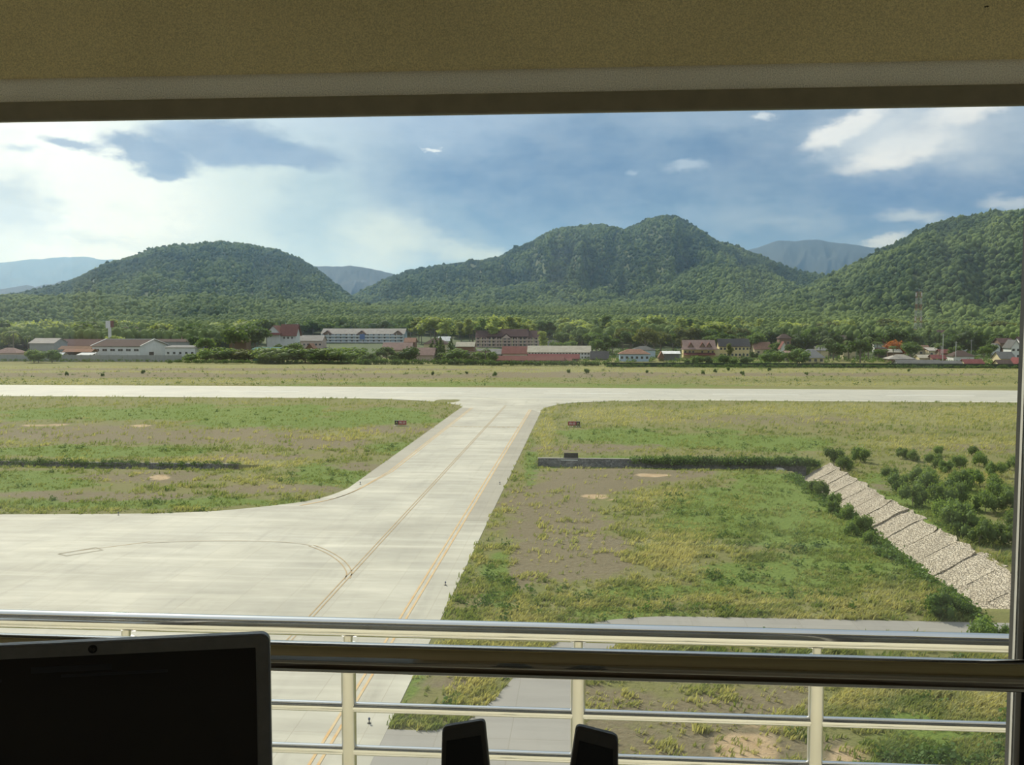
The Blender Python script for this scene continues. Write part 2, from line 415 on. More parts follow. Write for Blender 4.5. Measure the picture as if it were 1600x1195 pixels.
def concrete(name, c1, c2, stripe=True):
    m = bpy.data.materials.new(name); m.use_nodes = True; t = NT(m.node_tree); t.n.clear()
    out = t.new('ShaderNodeOutputMaterial'); b = t.new('ShaderNodeBsdfPrincipled'); b.inputs['Roughness'].default_value = .75
    b.inputs['Specular IOR Level'].default_value = .35
    v = t.new('ShaderNodeTexCoord').outputs['Object']
    n1 = t.rng(t.noise(v, .06, 6, .6), .3, .7); n2 = t.rng(t.noise(t.vmath('MULTIPLY', v, (.25, 1, 1)), .5, 5, .6), .3, .7)
    n4 = t.rng(t.noise(t.vmath('MULTIPLY', v, (1, .12, 1)), .55, 5, .6), .55, .8)
    col = t.mix(n1, c1, c2); col = t.mix(t.math('MULTIPLY', n2, .5), col, tuple(x * .82 for x in c1))
    if stripe:
        col = t.mix(t.math('MULTIPLY', n4, .5), col, tuple(x * .7 for x in c1))
        n5 = t.rng(t.noise(t.vmath('MULTIPLY', v, (.08, 1.2, 1)), .35, 4, .6), .5, .75); col = t.mix(t.math('MULTIPLY', n5, .45), col, tuple(min(1, x * 1.12) for x in c2))
    br = t.new('ShaderNodeTexBrick'); t.put(br.inputs['Vector'], v); br.inputs['Scale'].default_value = 1
    br.offset = 0; br.inputs['Brick Width'].default_value = 4.75; br.inputs['Row Height'].default_value = 5.0
    br.inputs['Mortar Size'].default_value = .035; br.inputs['Mortar Smooth'].default_value = .3
    br.inputs['Color1'].default_value = (.96, .96, .96, 1); br.inputs['Color2'].default_value = (1.03, 1.025, 1.01, 1); br.inputs['Mortar'].default_value = (.84, .82, .78, 1)
    col = t.mix(1.0, col, br.outputs['Color'], 'MULTIPLY')
    t.put(b.inputs['Base Color'], col); t.l.new(b.outputs[0], out.inputs[0]); return m
CON = concrete('apron_concrete', (.33, .31, .25), (.57, .54, .44)); SHO = concrete('shoulder_concrete', (.30, .275, .215), (.38, .35, .28))
RWC = concrete('runway_concrete', (.40, .385, .325), (.50, .475, .39))
MB().prism([(-1400, RW0), (1400, RW0), (1400, RW1), (-1400, RW1)], -.3, .05).build('runway', RWC); struct(bpy.data.objects['runway'])
def arc(pts, n=8):
    """smooth polyline through picture points on the ground"""
    W = [np.array(P(*p)) for p in pts]; o = []
    for i in range(len(W) - 1):
        p0, p1, p2, p3 = W[max(i - 1, 0)], W[i], W[i + 1], W[min(i + 2, len(W) - 1)]
        for k in range(n):
            t = k / n; o.append(tuple(.5 * ((2 * p1) + (-p0 + p2) * t + (2 * p0 - 5 * p1 + 4 * p2 - p3) * t * t + (-p0 + 3 * p1 - 3 * p2 + p3) * t ** 3)))
    o.append(tuple(W[-1])); return o
lf = arc([(560, 622.5), (640, 625), (690, 629), (718, 633)]); rf = arc([(845, 641), (856, 636), (880, 631), (920, 628), (1000, 626.5)])
left = [(-92, RW0 + .01)] + [p for p in lf if p[1] < RW0] + [(XL, 290), (XL, 149)]
right = [(XR, 40), (XR, 276)] + [p for p in rf if p[1] < RW0] + [(18, RW0 + .01)]
apl = arc([(540, 765), (510, 776), (470, 784.5), (400, 793), (330, 799), (250, 802), (150, 803.5), (0, 804)])
tx = empty('taxiway', (0, 0, 0)); struct(tx)
# apron on the left, up to the taxiway
MB().prism([(XL, 40), (XL, 149)] + [p for p in apl if p[0] < XL] + [(-420, 126), (-420, 40)], -.3, .05).build('apron', CON); struct(bpy.data.objects['apron'])
ctr = MB(); ctr.prism([(XL, 40), (XR, 40)] + right[1:] + left, -.3, .05); ctr.build('concrete_slab', CON, tx)
sh = MB()
sh.prism([(XRL + .25, 126), (XR - .02, 126), (XR - .02, 274), (XRL + .25, 283)], .05, .06)
sh.prism([(XL + .02, 157), (XLL - .25, 162), (XLL - .25, 286), (XL + .02, 288)], .05, .06)
sh.build('shoulder_strip', SHO, tx)
YEL = mat('yellow_paint', (.56, .33, .12), (.56, .44, .26), .8, .8); DKY = mat('worn_yellow_paint', (.35, .24, .11), (.46, .35, .2), .8, .8)
def ribbon(name, pts, w, m, z, parent, h=.012):
    b = MB(); A = [np.array(p, float) for p in pts]; L = []; R = []
    for i, p in enumerate(A):
        d = A[min(i + 1, len(A) - 1)] - A[max(i - 1, 0)]; d /= np.linalg.norm(d); n = np.array((-d[1], d[0])) * w / 2
        L.append(p + n); R.append(p - n)
    n = len(A); vs = [(*p, z) for p in L] + [(*p, z) for p in R]
    b.add(vs, [(i, n + i, n + i + 1, i + 1) for i in range(n - 1)]); return b.build(name, m, parent)
for s in (-.28, .28): ribbon('edge_line', [(XRL + s, 44), (XRL + s, 150), (XRL + s, 283), ], .2, YEL, .075, tx)
el = arc([(595, 744), (560, 765), (520, 780), (470, 790)])
for s in (-.28, .28): ribbon('edge_line', [(XLL + s, 287), (XLL + s, 166)] + [(x + s * .3, y + s) for x, y in el[8:]], .2, YEL, .075, tx)
for s in (-.2, .2): ribbon('centre_line', [(XC + s, 44), (XC + s, 296)], .13, DKY, .075, tx)
cb = arc([(543, 905), (545, 893), (532, 876), (505, 860), (470, 850), (400, 846), (300, 846), (230, 849)])
for s in (-.22, .22): ribbon('branch_line', [(x + s, y + s) for x, y in cb[:30]], .13, DKY, .075, tx)
ribbon('faded_branch_line', cb[29:], .3, mat('ghost_paint', (.40, .35, .26), (.47, .43, .34), .3), .07, tx)
ca = arc([(787, 632), (790, 628), (780, 624), (740, 620), (680, 617)]); ribbon('lead_in_line', ca, .35, mat('faint_tyre_mark', (.4, .37, .3), (.45, .42, .34), 1), .08, tx)
hb = MB(); 
for k in range(15): hb.box(XLL + .6 + k * 1.18, XLL + 1.3 + k * 1.18, 236, 236.5, .06, .075)
hb.box(XLL + .6, XRL - .6, 237.2, 237.45, .06, .075); hb.build('holding_line', DKY, tx)
ap = bpy.data.objects['apron']
q = [P(92, 866), (P(150, 856)), P(160, 860), P(104, 869)]
ribbon('stand_marking', [q[0], q[1], q[2], q[3], q[0]], .35, mat('grey_paint', (.3, .27, .2), None, 1), .07, ap)
ribbon('stand_line', [P(100, 864), P(235, 847)], .14, DKY, .065, ap)
rw = bpy.data.objects['runway']; WP = mat('white_paint', (.8, .79, .74), (.72, .7, .64), 1)
for k in range(-6, 8): MB().box(-135 + k * 60, -105 + k * 60, 345.2, 346.1, .05, .07).build('centreline_dash', WP, rw)
MB().box(-1400, 1400, 320.4, 321.3, .05, .065).build('side_stripe', mat('pale_paint', (.64, .6, .45), None, 1), rw)
MB().box(-1400, 1400, 370.4, 371.3, .05, .065).build('side_stripe', MATS['pale_paint'], rw)

# service road: from below the tower, round a bend, off to the right
ASP = concrete('road_asphalt', (.27, .255, .225), (.33, .31, .27), True)
inner = arc([(800, 1062), (862, 1010), (925, 975), (985, 966), (1040, 963)]); outer = arc([(900, 1110), (915, 1050), (960, 1010), (1040, 992), (1130, 987)])
rd = [P(600, 1140), P(680, 1142), P(730, 1128), P(770, 1095)] + [p for p in inner] + [(40, 86.9), (200, 86.9), (200, 82.9), (40, 82.9)] + outer[::-1] + [P(893, 1195), (-2.5, 40), (XR, 40), (XR, 60.8)]
MB().prism(rd, -.2, .04).build('service_road', ASP); struct(bpy.data.objects['service_road'], 'grey asphalt service road bending right below the field')

# ------------------------------------------------------------------ drains
def stone_mat(name, c1, c2, sc, joint, rough=.9):
    m = bpy.data.materials.new(name); m.use_nodes = True; t = NT(m.node_tree); t.n.clear()
    out = t.new('ShaderNodeOutputMaterial'); b = t.new('ShaderNodeBsdfPrincipled'); b.inputs['Roughness'].default_value = rough
    v = t.new('ShaderNodeTexCoord').outputs['Object']
    vo = t.new('ShaderNodeTexVoronoi'); t.put(vo.inputs['Vector'], v); vo.inputs['Scale'].default_value = sc
    ve = t.new('ShaderNodeTexVoronoi', feature='DISTANCE_TO_EDGE'); t.put(ve.inputs['Vector'], v); ve.inputs['Scale'].default_value = sc
    s = t.new('ShaderNodeSeparateColor'); t.put(s.inputs[0], vo.outputs['Color'])
    col = t.mix(s.outputs[0], c1, c2); col = t.mix(t.rng(ve.outputs['Distance'], .08, .02), col, joint)
    col = t.mix(t.rng(t.noise(v, .25, 5, .6), .45, .7, 0, .55), col, tuple(x * .72 for x in c1))
    t.put(b.inputs['Base Color'], col)
    bn = t.new('ShaderNodeBump'); bn.inputs['Strength'].default_value = 1; bn.inputs['Distance'].default_value = .12
    t.put(bn.inputs['Height'], t.math('ADD', t.math('MULTIPLY', s.outputs[1], .5), t.rng(ve.outputs['Distance'], 0, .12))); t.l.new(bn.outputs[0], b.inputs['Normal']); t.l.new(b.outputs[0], out.inputs[0])
    return m
GST = stone_mat('grey_rubble_stone', (.12, .125, .13), (.34, .34, .33), 2.6, (.3, .3, .28))
PST = stone_mat('pale_pitched_stone', (.44, .37, .27), (.62, .54, .42), 3.0, (.30, .25, .185))
b = MB().box(-9, 38, DITCH_Y, DITCH_Y + .5, -1.6, .28); b.mi(1).box(-9.1, 38, DITCH_Y - .06, DITCH_Y + .56, .28, .36)
b.build('drain_wall', [GST, mat('wall_coping', (.33, .31, .28), None, 2)]); tag(bpy.data.objects['drain_wall'], 'long low grey rubble stone drain wall behind the bare brown patch', 'wall')
b = MB().box(-150, -64, 172, 172.5, -1.6, .1); b.build('drain_wall', GST); tag(bpy.data.objects['drain_wall.001'], 'overgrown dark stone drain wall crossing the grass left of the taxiway', 'wall')
b = MB().box(38, CH1 - 4, DITCH_Y - .2, DITCH_Y + .6, -4.5, .05); b.box(35.2, CH0, 150, DITCH_Y - .3, -3.5, -.7)
b.build('culvert_headwall', GST); tag(bpy.data.objects['culvert_headwall'], 'shaded grey headwall where the long drain meets the stone-lined channel', 'wall')
# pitched stone bank, slabs slightly overlapping like the real ones
n_s = 15; b = MB(); ye = np.linspace(87.5, 180.5, n_s + 1)
vs = []; fs = []
for k in range(n_s):
    y0, y1 = ye[k] + .05, ye[k + 1] + .35; N = 8; M_ = 6; off = (.03 + .22 * rng.random() ** 1.7); edge = rng.normal(0, .35)
    o = len(b.v); pts = []
    for j in range(M_ + 1):
        for i in range(N + 1):
            t = i / N; yy = y0 + (y1 - y0) * j / M_
            lift = off * (1 - j / M_) + .05
            x = CH0 + 1.0 + (CH1 - CH0 - 1.0) * t + (edge + .35 * math.sin(j * 1.3 + k)) * (t > .95)
            z = -4.0 + 4.15 * t + lift + (vnoise(np.array([x * 1.1]), np.array([yy * 1.1]), 5)[0] - .5) * .35
            pts.append((x, yy + .9 * (t - .5), z))
    ff = [(j * (N + 1) + i, j * (N + 1) + i + 1, (j + 1) * (N + 1) + i + 1, (j + 1) * (N + 1) + i) for j in range(M_) for i in range(N)]
    b.add(pts, ff)
    # front face of each slab
    b.add([pts[i] for i in range(N + 1)] + [(p[0], p[1] + .02, p[2] - .6) for p in pts[:N + 1]], [(i, N + 1 + i, N + 2 + i, i + 1) for i in range(N)])
b.build('stone_bank', PST); tag(bpy.data.objects['stone_bank'], 'long pale pitched stone bank of the channel running along the right side', 'embankment')

# ------------------------------------------------------------------ grass and weeds (nobody could count them)
def cards(C, S, aspect=1.0, upright=0.0, r=None):
    """leaf quads: centres C (n,3), sizes S (n); returns verts, faces"""
    r = r or rng; n = len(C)
    d = r.normal(size=(n, 3)); d[:, 2] *= 1 - upright; d /= np.linalg.norm(d, axis=1)[:, None]
    u = np.cross(d, r.normal(size=(n, 3))); u /= np.linalg.norm(u, axis=1)[:, None] + 1e-9
    w = np.cross(d, u); S = np.asarray(S)[:, None]
    a = u * S * .5 * aspect; c = w * S * .5
    V = np.stack([C - a, C - c * .8, C + a, C + c], 1).reshape(-1, 3)
    return V, np.arange(4 * n).reshape(n, 4)
GRASSM = mat('tufted_grass', (.13, .20, .045), (.50, .46, .22), .4, .8, attr='tint', trans=.45)
WEEDM = mat('weed_leaves', (.06, .115, .03), (.16, .25, .06), .6, .75, attr='tint', trans=.35)
def field_points(n, pyl, pyh, px0=-60, px1=1700):
    px = rng.uniform(px0, px1, n); py = rng.uniform(pyl, pyh, n)
    a = math.pi / 2 - PITCH; X = (px - 800) / F; Y = -(py - 597.5) / F; Z = -np.ones(n)
    Y, Z = Y * math.cos(a) - Z * math.sin(a), Y * math.sin(a) + Z * math.cos(a)
    X, Y = X * math.cos(YAW) - Y * math.sin(YAW), X * math.sin(YAW) + Y * math.cos(YAW)
    t = -H / Z; return X * t, Y * t
def inside(x, y, poly):
    r = np.zeros(len(x), bool); j = len(poly) - 1
    for i in range(len(poly)):
        xi, yi = poly[i]; xj, yj = poly[j]
        c = ((yi > y) != (yj > y)) & (x < (xj - xi) * (y - yi) / (yj - yi + 1e-12) + xi); r ^= c; j = i
    return r
APPOLY = [(XL, 40), (XL, 149)] + [p for p in apl if p[0] < XL] + [(-420, 126), (-420, 40)]
TXPOLY = [(XL, 40), (XR, 40)] + right[1:] + left
def on_field(x, y, m=.15):
    bad = inside(x, y, APPOLY) | inside(x, y, TXPOLY) | inside(x, y, rd) | ((y > RW0 - m) & (y < RW1 + m)) | (y < 50)
    bad |= (x > CH0 - .5) & (x < CH1 + .3) & (y > 87) & (y < 181)
    bad |= (x > -9.3) & (x < 42) & (y > DITCH_Y - .8) & (y < DITCH_Y + .9)
    return ~bad
def tufts(name, n, pyl, pyh, size, blades, label, keep):
    x, y = field_points(n, pyl, pyh); k = on_field(x, y); x, y = x[k], y[k]
    pt = patches(x, y); cl = fbm(x / 2.6, y / 2.6, 23); big = fbm(x / 11, y / 11, 29)
    p = keep(pt, cl, big); k = rng.random(len(x)) < p; x, y = x[k], y[k]; pt = {q_: v[k] for q_, v in pt.items()}; cl = cl[k]; big = big[k]
    n = len(x); z = ground_z(x, y); s = size * rng.uniform(.6, 1.3, n) * (.7 + .6 * cl) * (1 - .35 * pt['lush'])
    tint = np.clip(.30 + .55 * pt['straw'] + .35 * pt['bare'] - .32 * pt['lush'] + (big - .5) * 1.0 + (fbm(x / 2.2, y / 1.2, 61) - .5) * 1.5 + rng.normal(0, .10, n), 0, 1)
    B = blades; N = n * B
    bx = np.repeat(x, B) + rng.normal(0, .16, N) * np.repeat(s, B) * 1.3; by = np.repeat(y, B) + rng.normal(0, .16, N) * np.repeat(s, B) * 1.3
    bz = np.repeat(z, B) - .03; hs = np.repeat(s, B) * rng.uniform(.6, 1.1, N)
    ang = rng.uniform(0, math.pi, N); wd = hs * .085 + .012
    wx, wy = np.cos(ang) * wd, np.sin(ang) * wd
    lx = hs * (rng.normal(.38, .3, N)); ly = hs * rng.normal(.0, .3, N)
    b0 = np.stack([bx - wx, by - wy, bz], 1); b1 = np.stack([bx + wx, by + wy, bz], 1)
    m0 = np.stack([bx + lx * .4 - wx * .8, by + ly * .4 - wy * .8, bz + hs * .55], 1); m1 = np.stack([bx + lx * .4 + wx * .8, by + ly * .4 + wy * .8, bz + hs * .55], 1)
    tp = np.stack([bx + lx, by + ly, bz + hs * .85], 1)
    V = np.stack([b0, b1, m1, m0, tp], 1).reshape(-1, 3); i = np.arange(N)[:, None] * 5
    Fq = i + np.array([[0, 1, 2, 3]]); Ft = i + np.array([[3, 2, 4]])
    tn = np.repeat(np.clip(np.repeat(tint, B) + rng.normal(0, .08, N), 0, 1), 5)
    o = link(name, mesh_np(name, V, [Fq, Ft], False, {'tint': tn}, [GRASSM])); tag(o, label, 'grass', kind='stuff'); return n
keepf = lambda pt, cl, big: np.clip(.12 + 1.1 * (cl - .4) * 2.4 + .7 * pt['straw'] + .15 * pt['lush'] - .62 * pt['bare'] - 1.5 * pt['sand'], .03, 1)
tufts('near_grass', 90000, 870, 1215, .5, 6, 'long windblown grass on the field nearest the tower', keepf)
tufts('field_grass', 80000, 700, 880, .6, 4, 'grass tufts over the middle of the field', keepf)
tufts('far_grass', 50000, 612, 705, .75, 3, 'grass tufts on the field nearest the runway', keepf)
def weeds(name, n, pyl, pyh, s0, s1, keep, label, nc=26, px0=-60, px1=1700, tl=(.1, .6)):
    x, y = field_points(n, pyl, pyh, px0, px1); k = on_field(x, y, 1) & ~((x > XL - 1.2) & (x < XR + 1.2)); x, y = x[k], y[k]; pt = patches(x, y)
    cl = fbm(x / 3.5, y / 3.5, 71); k = rng.random(len(x)) < keep(pt, cl); x, y = x[k], y[k]; n = len(x)
    s = rng.uniform(s0, s1, n); z = ground_z(x, y); C = rng.normal(0, .33, (n, nc, 3)); C[..., 2] = np.abs(C[..., 2]) * 1.2
    C = C * s[:, None, None] + np.stack([x, y, z], 1)[:, None, :]
    V, Fq = cards(C.reshape(-1, 3), np.repeat(s, nc) * rng.uniform(.22, .42, n * nc))
    tn = np.repeat(np.clip(np.repeat(rng.uniform(*tl, n), nc) + rng.normal(0, .15, n * nc), 0, 1), 4)
    o = link(name, mesh_np(name, V, Fq, False, {'tint': tn}, [WEEDM])); tag(o, label, 'weeds', kind='stuff')
weeds('low_weeds', 15000, 640, 1200, .35, .95, lambda pt, cl: np.clip((cl - .5) * 4 * (.25 + pt['lush']) - pt['bare'], 0, 1), 'low dark green weeds scattered through the grass')
tufts('verge_grass', 26000, 573, 603, .6, 3, 'dry grass tufts on the verge beyond the runway', lambda pt, cl, big: keepf(pt, cl, big) * (1 - .9 * pt['bare']))
weeds('far_weeds', 4200, 574, 602, .5, 1.5, lambda pt, cl: np.clip((cl - .52) * 4, 0, 1), 'small dark weeds dotting the dry verge beyond the runway', 14)
# creepers hanging over the drains
def strip_weeds(name, pts, s0, s1, nc, label, tl=(.0, .5)):
    A = np.array(pts); n = len(A); s = rng.uniform(s0, s1, n)
    C = rng.normal(0, .35, (n, nc, 3)); C[..., 2] = np.abs(C[..., 2]) * .9; C = C * s[:, None, None] + A[:, None, :]
    V, Fq = cards(C.reshape(-1, 3), np.repeat(s, nc) * rng.uniform(.22, .42, n * nc))
    tn = np.repeat(np.clip(np.repeat(rng.uniform(*tl, n), nc) + rng.normal(0, .12, n * nc), 0, 1), 4)
    o = link(name, mesh_np(name, V, Fq, False, {'tint': tn}, [WEEDM])); tag(o, label, 'creepers', kind='stuff'); return o
r_ = rng.random
strip_weeds('drain_creepers', [(9 + 34 * r_() ** .8, DITCH_Y - .3 + rng.normal(0, .5), -.6 + r_() * 1.0) for _ in range(420)], .7, 1.3, 30, 'dark green creepers hanging over the right part of the drain wall')
strip_weeds('drain_creepers', [(-64 - 80 * r_(), 172 + rng.normal(0, .5), -.6 + .9 * r_()) for _ in range(330)], .5, 1.0, 26, 'dark creepers along the drain left of the taxiway')
strip_weeds('channel_weeds', [(CH0 - .4 - abs(rng.normal(0, .9)), 88 + 80 * r_(), .0) for _ in range(420)], .5, 1.1, 26, 'weeds along the near lip of the stone channel', (.2, .9))
strip_weeds('channel_floor_weeds', [(CH0 + 1.4 + abs(rng.normal(0, .5)), 88 + 80 * r_(), -3.9) for _ in range(300)], .5, 1.0, 26, 'weeds growing on the floor of the stone channel', (.3, .9))

# ------------------------------------------------------------------ trees and shrubs
LEAF = {}
for nm, a, c in (('dark', (.045, .085, .028), (.11, .18, .05)), ('mid', (.07, .13, .035), (.17, .25, .065)), ('pale', (.22, .29, .08), (.40, .45, .15)),
                 ('bush', (.11, .175, .05), (.23, .32, .09)), ('olive', (.075, .10, .03), (.16, .18, .06)), ('flame', (.34, .10, .03), (.5, .2, .06)), ('palm', (.06, .11, .03), (.16, .22, .07))):
    LEAF[nm] = mat('leaves_' + nm, a, c, .5, .75, attr='tint', trans=.42, rand=.22)
BARK = mat('bark', (.13, .11, .085), (.24, .21, .17), 2, .95)
def ico(sub=1):
    import bmesh
    bm = bmesh.new(); bmesh.ops.create_icosphere(bm, subdivisions=sub, radius=1)
    V = np.array([v.co[:] for v in bm.verts]); Fc = np.array([[v.index for v in f.verts] for f in bm.faces]); bm.free(); return V, Fc
I1, I2 = ico(1), ico(2)
def crown_mesh(name, lumps, n, s, leafm, seed, up=0.0):
    """lumps: (x,y,z,r,zr): leaves scattered through overlapping clumps over a dim core"""
    r = np.random.default_rng(seed); L = np.array(lumps, float); kz = 1 / (L[:, 2] + L[:, 4] * .95).max(); L[:, 2] *= kz; L[:, 4] *= kz; w = L[:, 3] ** 2; w /= w.sum(); k = r.choice(len(L), n, p=w)
    d = r.normal(size=(n, 3)); d /= np.linalg.norm(d, axis=1)[:, None]; rad = .62 + .46 * r.random(n) ** .7
    C = L[k, :3] + d * rad[:, None] * np.stack([L[k, 3], L[k, 3], L[k, 4]], 1)
    V, Fq = cards(C, s * r.uniform(.6, 1.3, n), 1.0, up, r)
    zt = (C[:, 2] - C[:, 2].min()) / (np.ptp(C[:, 2]) + 1e-6)
    tn = np.clip(np.repeat(r.random(len(L))[k] * .5 + .25 + r.normal(0, .16, n), 4), 0, 1)
    Vs, Ts, Fs = [V], [tn], []; o = len(V)
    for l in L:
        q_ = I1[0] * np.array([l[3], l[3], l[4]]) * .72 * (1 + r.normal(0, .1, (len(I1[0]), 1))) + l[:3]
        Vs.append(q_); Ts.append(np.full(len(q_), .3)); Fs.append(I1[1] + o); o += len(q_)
    return mesh_np(name, np.concatenate(Vs), [Fq, np.concatenate(Fs)], False, {'tint': np.concatenate(Ts)}, [leafm])
def trunk_mesh(h, r0, seed, limbs=3, spread=.25):
    r = np.random.default_rng(seed); b = MB()
    b.tube([(0, 0, -.4), (r.normal(0, .02), 0, h * .35), (r.normal(0, .03), r.normal(0, .03), h * .75)], [r0, r0 * .8, r0 * .5], 7)
    for k in range(limbs):
        a = k * 2.1 + r.random(); z = h * (.35 + .1 * k)
        b.tube([(0, 0, z), (math.cos(a) * spread * h * .5, math.sin(a) * spread * h * .5, z + h * .15), (math.cos(a) * spread * h, math.sin(a) * spread * h, z + h * .3)], [r0 * .5, r0 * .35, r0 * .2], 5)
    return b
PROTO = {}
def proto(kind, var):
    """unit-height plants (height 1); returns (name, crown mesh, stem mesh)"""
    key = (kind, var)
    if key in PROTO: return PROTO[key]
    s = hash((len(kind), kind[0] < 'm', var)) % 9973 + var * 31 + sum(map(ord, kind)); r = np.random.default_rng(s); L = []
    if kind == 'broad':
        for i in range(11):
            a = r.random() * 6.28; q_ = r.random() ** .6 * .30; L.append((math.cos(a) * q_, math.sin(a) * q_, .48 + .36 * r.random() * (1 - q_), .14 + .08 * r.random(), .11 + .05 * r.random()))
        c = lambda m: crown_mesh('crown', L, 620, .07, m, s); t = trunk_mesh(.8, .03, s)
    elif kind == 'slender':
        for i in range(9): a = r.random() * 6.28; q_ = r.random() * .09; L.append((math.cos(a) * q_, math.sin(a) * q_, .42 + .055 * i + .02 * r.random(), .09 + .05 * r.random() * (1 - i / 14), .085))
        c = lambda m: crown_mesh('crown', L, 420, .05, m, s); t = trunk_mesh(.9, .014, s, 2, .08)
    elif kind == 'round':
        for i in range(10):
            a = r.random() * 6.28; q_ = r.random() ** .6 * .42; L.append((math.cos(a) * q_, math.sin(a) * q_, .30 + .42 * r.random() * (1 - q_ * .8), .24 + .1 * r.random(), .2 + .06 * r.random()))
        c = lambda m: crown_mesh('crown', L, 560, .10, m, s); t = trunk_mesh(.5, .03, s, 3, .2)
    elif kind == 'shrub':
        for i in range(8):
            a = r.random() * 6.28; q_ = r.random() ** .6 * .5; L.append((math.cos(a) * q_, math.sin(a) * q_, .25 + .4 * r.random(), .22 + .12 * r.random(), .2 + .1 * r.random()))
        c = lambda m: crown_mesh('foliage', L, 900, .085, m, s, .2); t = trunk_mesh(.45, .025, s, 4, .4)
    elif kind == 'cone':
        for i in range(9): L.append((r.normal(0, .02), r.normal(0, .02), .14 + .09 * i, .19 * (1 - i / 10), .09))
        c = lambda m: crown_mesh('crown', L, 420, .055, m, s); t = trunk_mesh(.8, .02, s, 0)
    elif kind == 'palm':
        b = MB(); nf = 15
        for i in range(nf):
            a = i * 2.4; e0 = r.uniform(.1, 1.1); ln = r.uniform(.24, .32); pr = []
            for k in range(6): q_ = k / 5; pr.append((ln * q_ * math.cos(e0 * (1 - q_ * .4)) , .93 + ln * (math.sin(e0) * q_ - .9 * q_ * q_)))
            for k in range(5):
                (r0, z0), (r1, z1) = pr[k], pr[k + 1]; wv = .035 * (1 - abs(k - 2) / 4)
                ca_, sa = math.cos(a), math.sin(a); px_, py_ = -sa * wv, ca_ * wv
                b.add([(ca_ * r0, sa * r0, z0), (ca_ * r1, sa * r1, z1), (ca_ * r1 + px_, sa * r1 + py_, z1 - .03), (ca_ * r0 + px_, sa * r0 + py_, z0 - .03), (ca_ * r1 - px_, sa * r1 - py_, z1 - .03), (ca_ * r0 - px_, sa * r0 - py_, z0 - .03)], [(0, 1, 2, 3), (1, 0, 5, 4)])
        def c(m, b=b):
            V = np.array(b.v); return mesh_np('fronds', V, np.array(b.f), False, {'tint': r.random(len(V))}, [m])
        t = MB().tube([(0, 0, -.3), (.02, .01, .4), (.0, 0, .94)], [.022, .016, .013], 7)
    PROTO[key] = (c, t, {}); return PROTO[key]
TREE_ROOTS = {}
def plant(kind, var, tone, x, y, z, h, label, cat, group=None, name='tree', sx=1.0):
    key = (kind, var, tone, name)
    if key in TREE_ROOTS:
        o = copy_tree(TREE_ROOTS[key])
        if 'group' in o.keys(): del o['group']
    else:
        c, t, cache = proto(kind, var); o = empty(name, (0, 0, 0))
        cm = c(LEAF[tone]); link('fronds' if kind == 'palm' else ('foliage' if kind == 'shrub' else 'crown'), cm, o)
        t.build('stem' if kind == 'shrub' else 'trunk', BARK, o); TREE_ROOTS[key] = o
    o.location = (x, y, z); o.rotation_euler = (0, 0, random.random() * 6.28); o.scale = (h * sx, h * sx, h)
    tag(o, label, cat, group); return o

GROVES = []
LANDMARKS = [(15, 'the left-edge brown house'), (65, 'the wide tin shed'), (120, 'the long dark shed'), (171, 'the sign pylon'), (215, 'the temple hall'), (275, 'the grey-white factory'), (340, "the factory's right end"), (372, 'the faded open house'), (427, 'the steep-gabled house'), (482, 'the low pale-roofed house'), (535, "the long block's left half"), (600, "the long block's right half"), (655, 'the wide pink roof'), (690, 'the conifers'), (727, 'the brick house'), (770, "the school's left half"), (815, "the school's right half"), (866, 'the beige-roofed hall'), (935, 'the dark grey shed'), (995, 'the pale blue bungalow'), (1045, 'the white-strip shed'), (1092, 'the three-gabled guesthouse'), (1147, 'the rooming house'), (1191, 'the bright orange roof'), (1228, 'the stacked-roof house'), (1270, 'the yellow-white cottage'), (1312, 'the small high brown roof'), (1350, 'the palm clump'), (1379, 'the crimson-roofed cottage'), (1410, 'the tan roof'), (1436, 'the radio mast'), (1474, 'the tall white pole'), (1505, 'the orange-brown hip roof'), (1530, 'the bright red roof'), (1572, 'the long maroon roof'), (1600, 'the white pointed gable')]
ORD = ['', 'second', 'third', 'fourth', 'fifth', 'sixth', 'seventh', 'eighth', 'ninth', 'tenth', 'eleventh', 'twelfth']
KW = {'slender': 'slender', 'broad': 'spreading', 'round': 'rounded', 'cone': 'conical', 'palm': 'feathery'}
def name_grove_members():
    B_ = {}
    for o, px, phrase, where in GROVES:
        lm = min(LANDMARKS, key=lambda l: abs(l[0] - px))[1]; B_.setdefault((phrase, where, lm), []).append((px, o))
    for (phrase, where, lm), l in B_.items():
        l.sort(key=lambda t: t[0])
        for i, (px, o) in enumerate(l):
            n = len(l); pre = '' if n == 1 else ('left ' if i == 0 else 'right ') if n == 2 else 'leftmost ' if i == 0 else 'rightmost ' if i == n - 1 else ORD[i] + ' from left '
            o['label'] = (('%s%s %s %s' % (pre, phrase, where, lm)) if n < 2 else '%sof the %ss %s %s' % (pre, phrase, where, lm)).replace('bushs', 'bushes')
